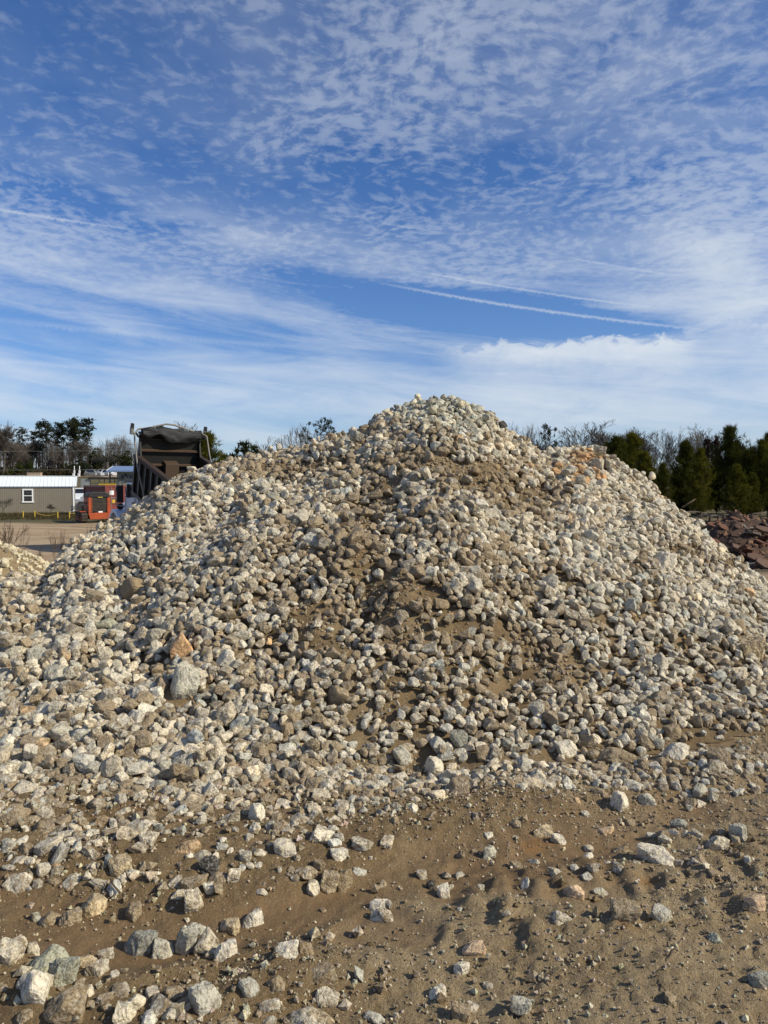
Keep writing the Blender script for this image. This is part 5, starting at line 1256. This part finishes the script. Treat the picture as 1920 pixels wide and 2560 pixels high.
if len(sm): tag(link('small_stones', joined_stones('small_stones', SP[sm] - np.array([[0, 0, .2]]) * SS[sm][:, None], SQ[sm], SS[sm], ST[sm], STINT[sm], np.where(SS[sm] > .04, 3, 2))), kind='stuff')

# smaller stones lodged in the gaps: they rest on whatever lies under them
def filler(n, seed):
    r = np.random.RandomState(seed); x = r.uniform(-6.2, 7.4, n); y = r.uniform(3.95, 10.8, n); s = np.clip(.040 * np.exp(r.normal(0, .30, n)), .024, .075)
    z = grid_at(HM, x, y); p = grid_at(HPILE, x, y); cz = grid_at(HBASE, x, y); U_ = 960 + FPX * x / y
    k = (p > .04) & (z - cz < .045 + .05 * r.rand(n)) & (r.rand(n) < 1 - .7 * grid_at(HFINE, x, y)) & (U_ > -250) & (U_ < 2170)
    x, y, s, z = x[k], y[k], s[k], z[k]; n = len(x); Q = r.normal(size=(n, 4)); Q /= np.linalg.norm(Q, axis=1)[:, None]
    t = stone_tints(960 + FPX * x / y, 1210 + FPX * (CAM_H - z) / y, x, y, np.zeros(n, bool))
    me = joined_stones('small_stones', np.stack([x, y, z + s * .22], -1), Q, s, r.randint(0, N_TYPES, n), t, np.full(n, 2))
    tag(link('small_stones', me, pile), kind='stuff')
filler(2800, 61)
# ---------------------------------------------------------------- grit: too many to count
def grit(n, xr, yr, dens, size, name, seed, z_fn, parent=None, tint=(1, 1, 1), mud=(.3, .9), lift=.12):
    r = np.random.RandomState(seed); x = r.uniform(*xr, size=n); y = r.uniform(*yr, size=n); k = r.rand(n) < dens(x, y); x, y = x[k], y[k]; n = len(x)
    s = size[0] * np.exp(r.normal(0, size[1], n)); s = np.clip(s, size[0] * .35, size[0] * 3.2)
    v = np.concatenate([np.eye(3), -np.eye(3)]); f = np.array([(0, 1, 2), (1, 3, 2), (3, 4, 2), (4, 0, 2), (1, 0, 5), (3, 1, 5), (4, 3, 5), (0, 4, 5)]); sc = r.uniform(.55, 1.0, (n, 1, 3)) * s[:, None, None] * .5
    jit = 1 + r.uniform(-.22, .22, (n, len(v), 1)); Q = r.normal(size=(n, 4)); Q /= np.linalg.norm(Q, axis=1)[:, None]
    V = np.einsum('nij,nvj->nvi', quat_mats(Q), v[None] * jit * sc) + np.stack([x, y, z_fn(x, y) + s * lift], -1)[:, None, :]
    F = (f[None] + (np.arange(n) * len(v))[:, None, None]).reshape(-1, 3)
    me = mesh_np(name, V.reshape(-1, 3), F, M_STONE, False)
    t = np.ones((n, 4)); t[:, :3] = np.array(tint) * r.uniform(.55, 1.15, (n, 1)) * (1 + r.normal(0, .05, (n, 3))); t[:, 3] = r.uniform(*mud, n)
    put_color(me, 'tint', np.repeat(t, len(v), 0))
    return tag(link(name, me, parent), kind='stuff')
def uv_(x, y): return 960 + FPX * x / y, 1210 + FPX * CAM_H / y
def d_pile(x, y):
    p = pile_height(x, y); return np.where(p > .01, np.clip(.15 + .95 * fines_mask(x, y), 0, 1), 0)
grit(170000, (-6.2, 7.2), (3.9, 10.6), d_pile, (.023, .5), 'grit', 41, lambda x, y: core_fn(x, y)[1], pile, (.9, .88, .82), (.35, 1.0), .25)
def d_near(x, y):
    u, v = uv_(x, y); tr, be, lu, al, d, hol = near_masks(x, y); p = pile_height(x, y)
    clus = smooth(-.2, .6, fbm(x * 2.2, y * 2.2, 3, 151))
    k = (.16 + .45 * clus + .22 * smooth(900, 1300, u)) * (1 - .88 * np.maximum(tr, hol * .8)) + .5 * np.exp(-((v - 1985) / 60) ** 2)
    return np.where((p > .1) | (np.abs(u - 960) > 1400), 0, np.clip(k, 0, 1))
gz_near = lambda x, y: ground_height(x, y) + near_detail(x, y)
grit(80000, (-3.6, 3.6), (1.9, 4.7), d_near, (.0095, .55), 'grit', 42, gz_near, None, (1.12, 1.07, .97), (.2, .75), .16)
grit(9000, (-3.2, 3.2), (1.9, 4.7), lambda x, y: d_near(x, y) * (.14 + .86 * smooth(1050, 850, uv_(x, y)[0])), (.026, .45), 'chippings', 43, gz_near, None, (1.0, .97, .90), (.15, .75), .18)
# clods of the same earth
M_CLOD = ground_material(); M_CLOD.name = 'earth_clods'
def d_clod(x, y):
    u, v = uv_(x, y); tr, be, lu, al, d, hol = near_masks(x, y); p = pile_height(x, y)
    return np.where(p > .1, 0, np.clip((.12 + .9 * be + .35 * lu + .5 * np.exp(-((v - 1990) / 70) ** 2)) * (1 - tr), 0, 1))
cl = grit(2600, (-3.2, 3.2), (1.95, 4.7), d_clod, (.016, .5), 'clods', 44, gz_near); cl.data.materials.clear(); cl.data.materials.append(M_CLOD)
put_color(cl.data, 'zone', np.tile([0, .35, 0, 0], (len(cl.data.vertices), 1)))
def d_clod2(x, y):
    return d_pile(x, y) * np.where(pile_height(x, y) > .2, .6, 0)
cl = grit(9000, (-5, 6), (4.2, 10), d_clod2, (.05, .45), 'clods', 45, lambda x, y: core_fn(x, y)[1], pile); cl.data.materials.clear(); cl.data.materials.append(M_CLOD)
put_color(cl.data, 'zone', np.tile([0, .5, 0, 0], (len(cl.data.vertices), 1)))

# ---------------------------------------------------------------- twigs
def twig(pts, r, label, lift=.012):
    P = [ray_ground(u, v) + Vector((0, 0, lift)) for u, v in pts]
    mb = MB().tube(P, [r * (1 - .5 * i / (len(P) - 1)) for i in range(len(P))], 6)
    return tag(mb.build('twig', M['weed'], smooth_=True), label, 'twig')
twig([(1724, 2316), (1712, 2338), (1700, 2362), (1684, 2384), (1671, 2406), (1656, 2424), (1640, 2443)], .0026, 'upper thin bent twig lying on the ground at the lower right')
twig([(1689, 2514), (1672, 2494), (1660, 2482), (1650, 2466), (1641, 2446)], .0028, 'lower dark twig continuing the bent one at the lower right')
twig([(1706, 1272), (1722, 1262), (1738, 1252)], .012, 'pale stick poking up from the right skyline of the pile', .02)
twig([(300, 2250), (284, 2232), (275, 2214)], .005, 'short dark twig on the left bank beside the upright tan stone', .03)
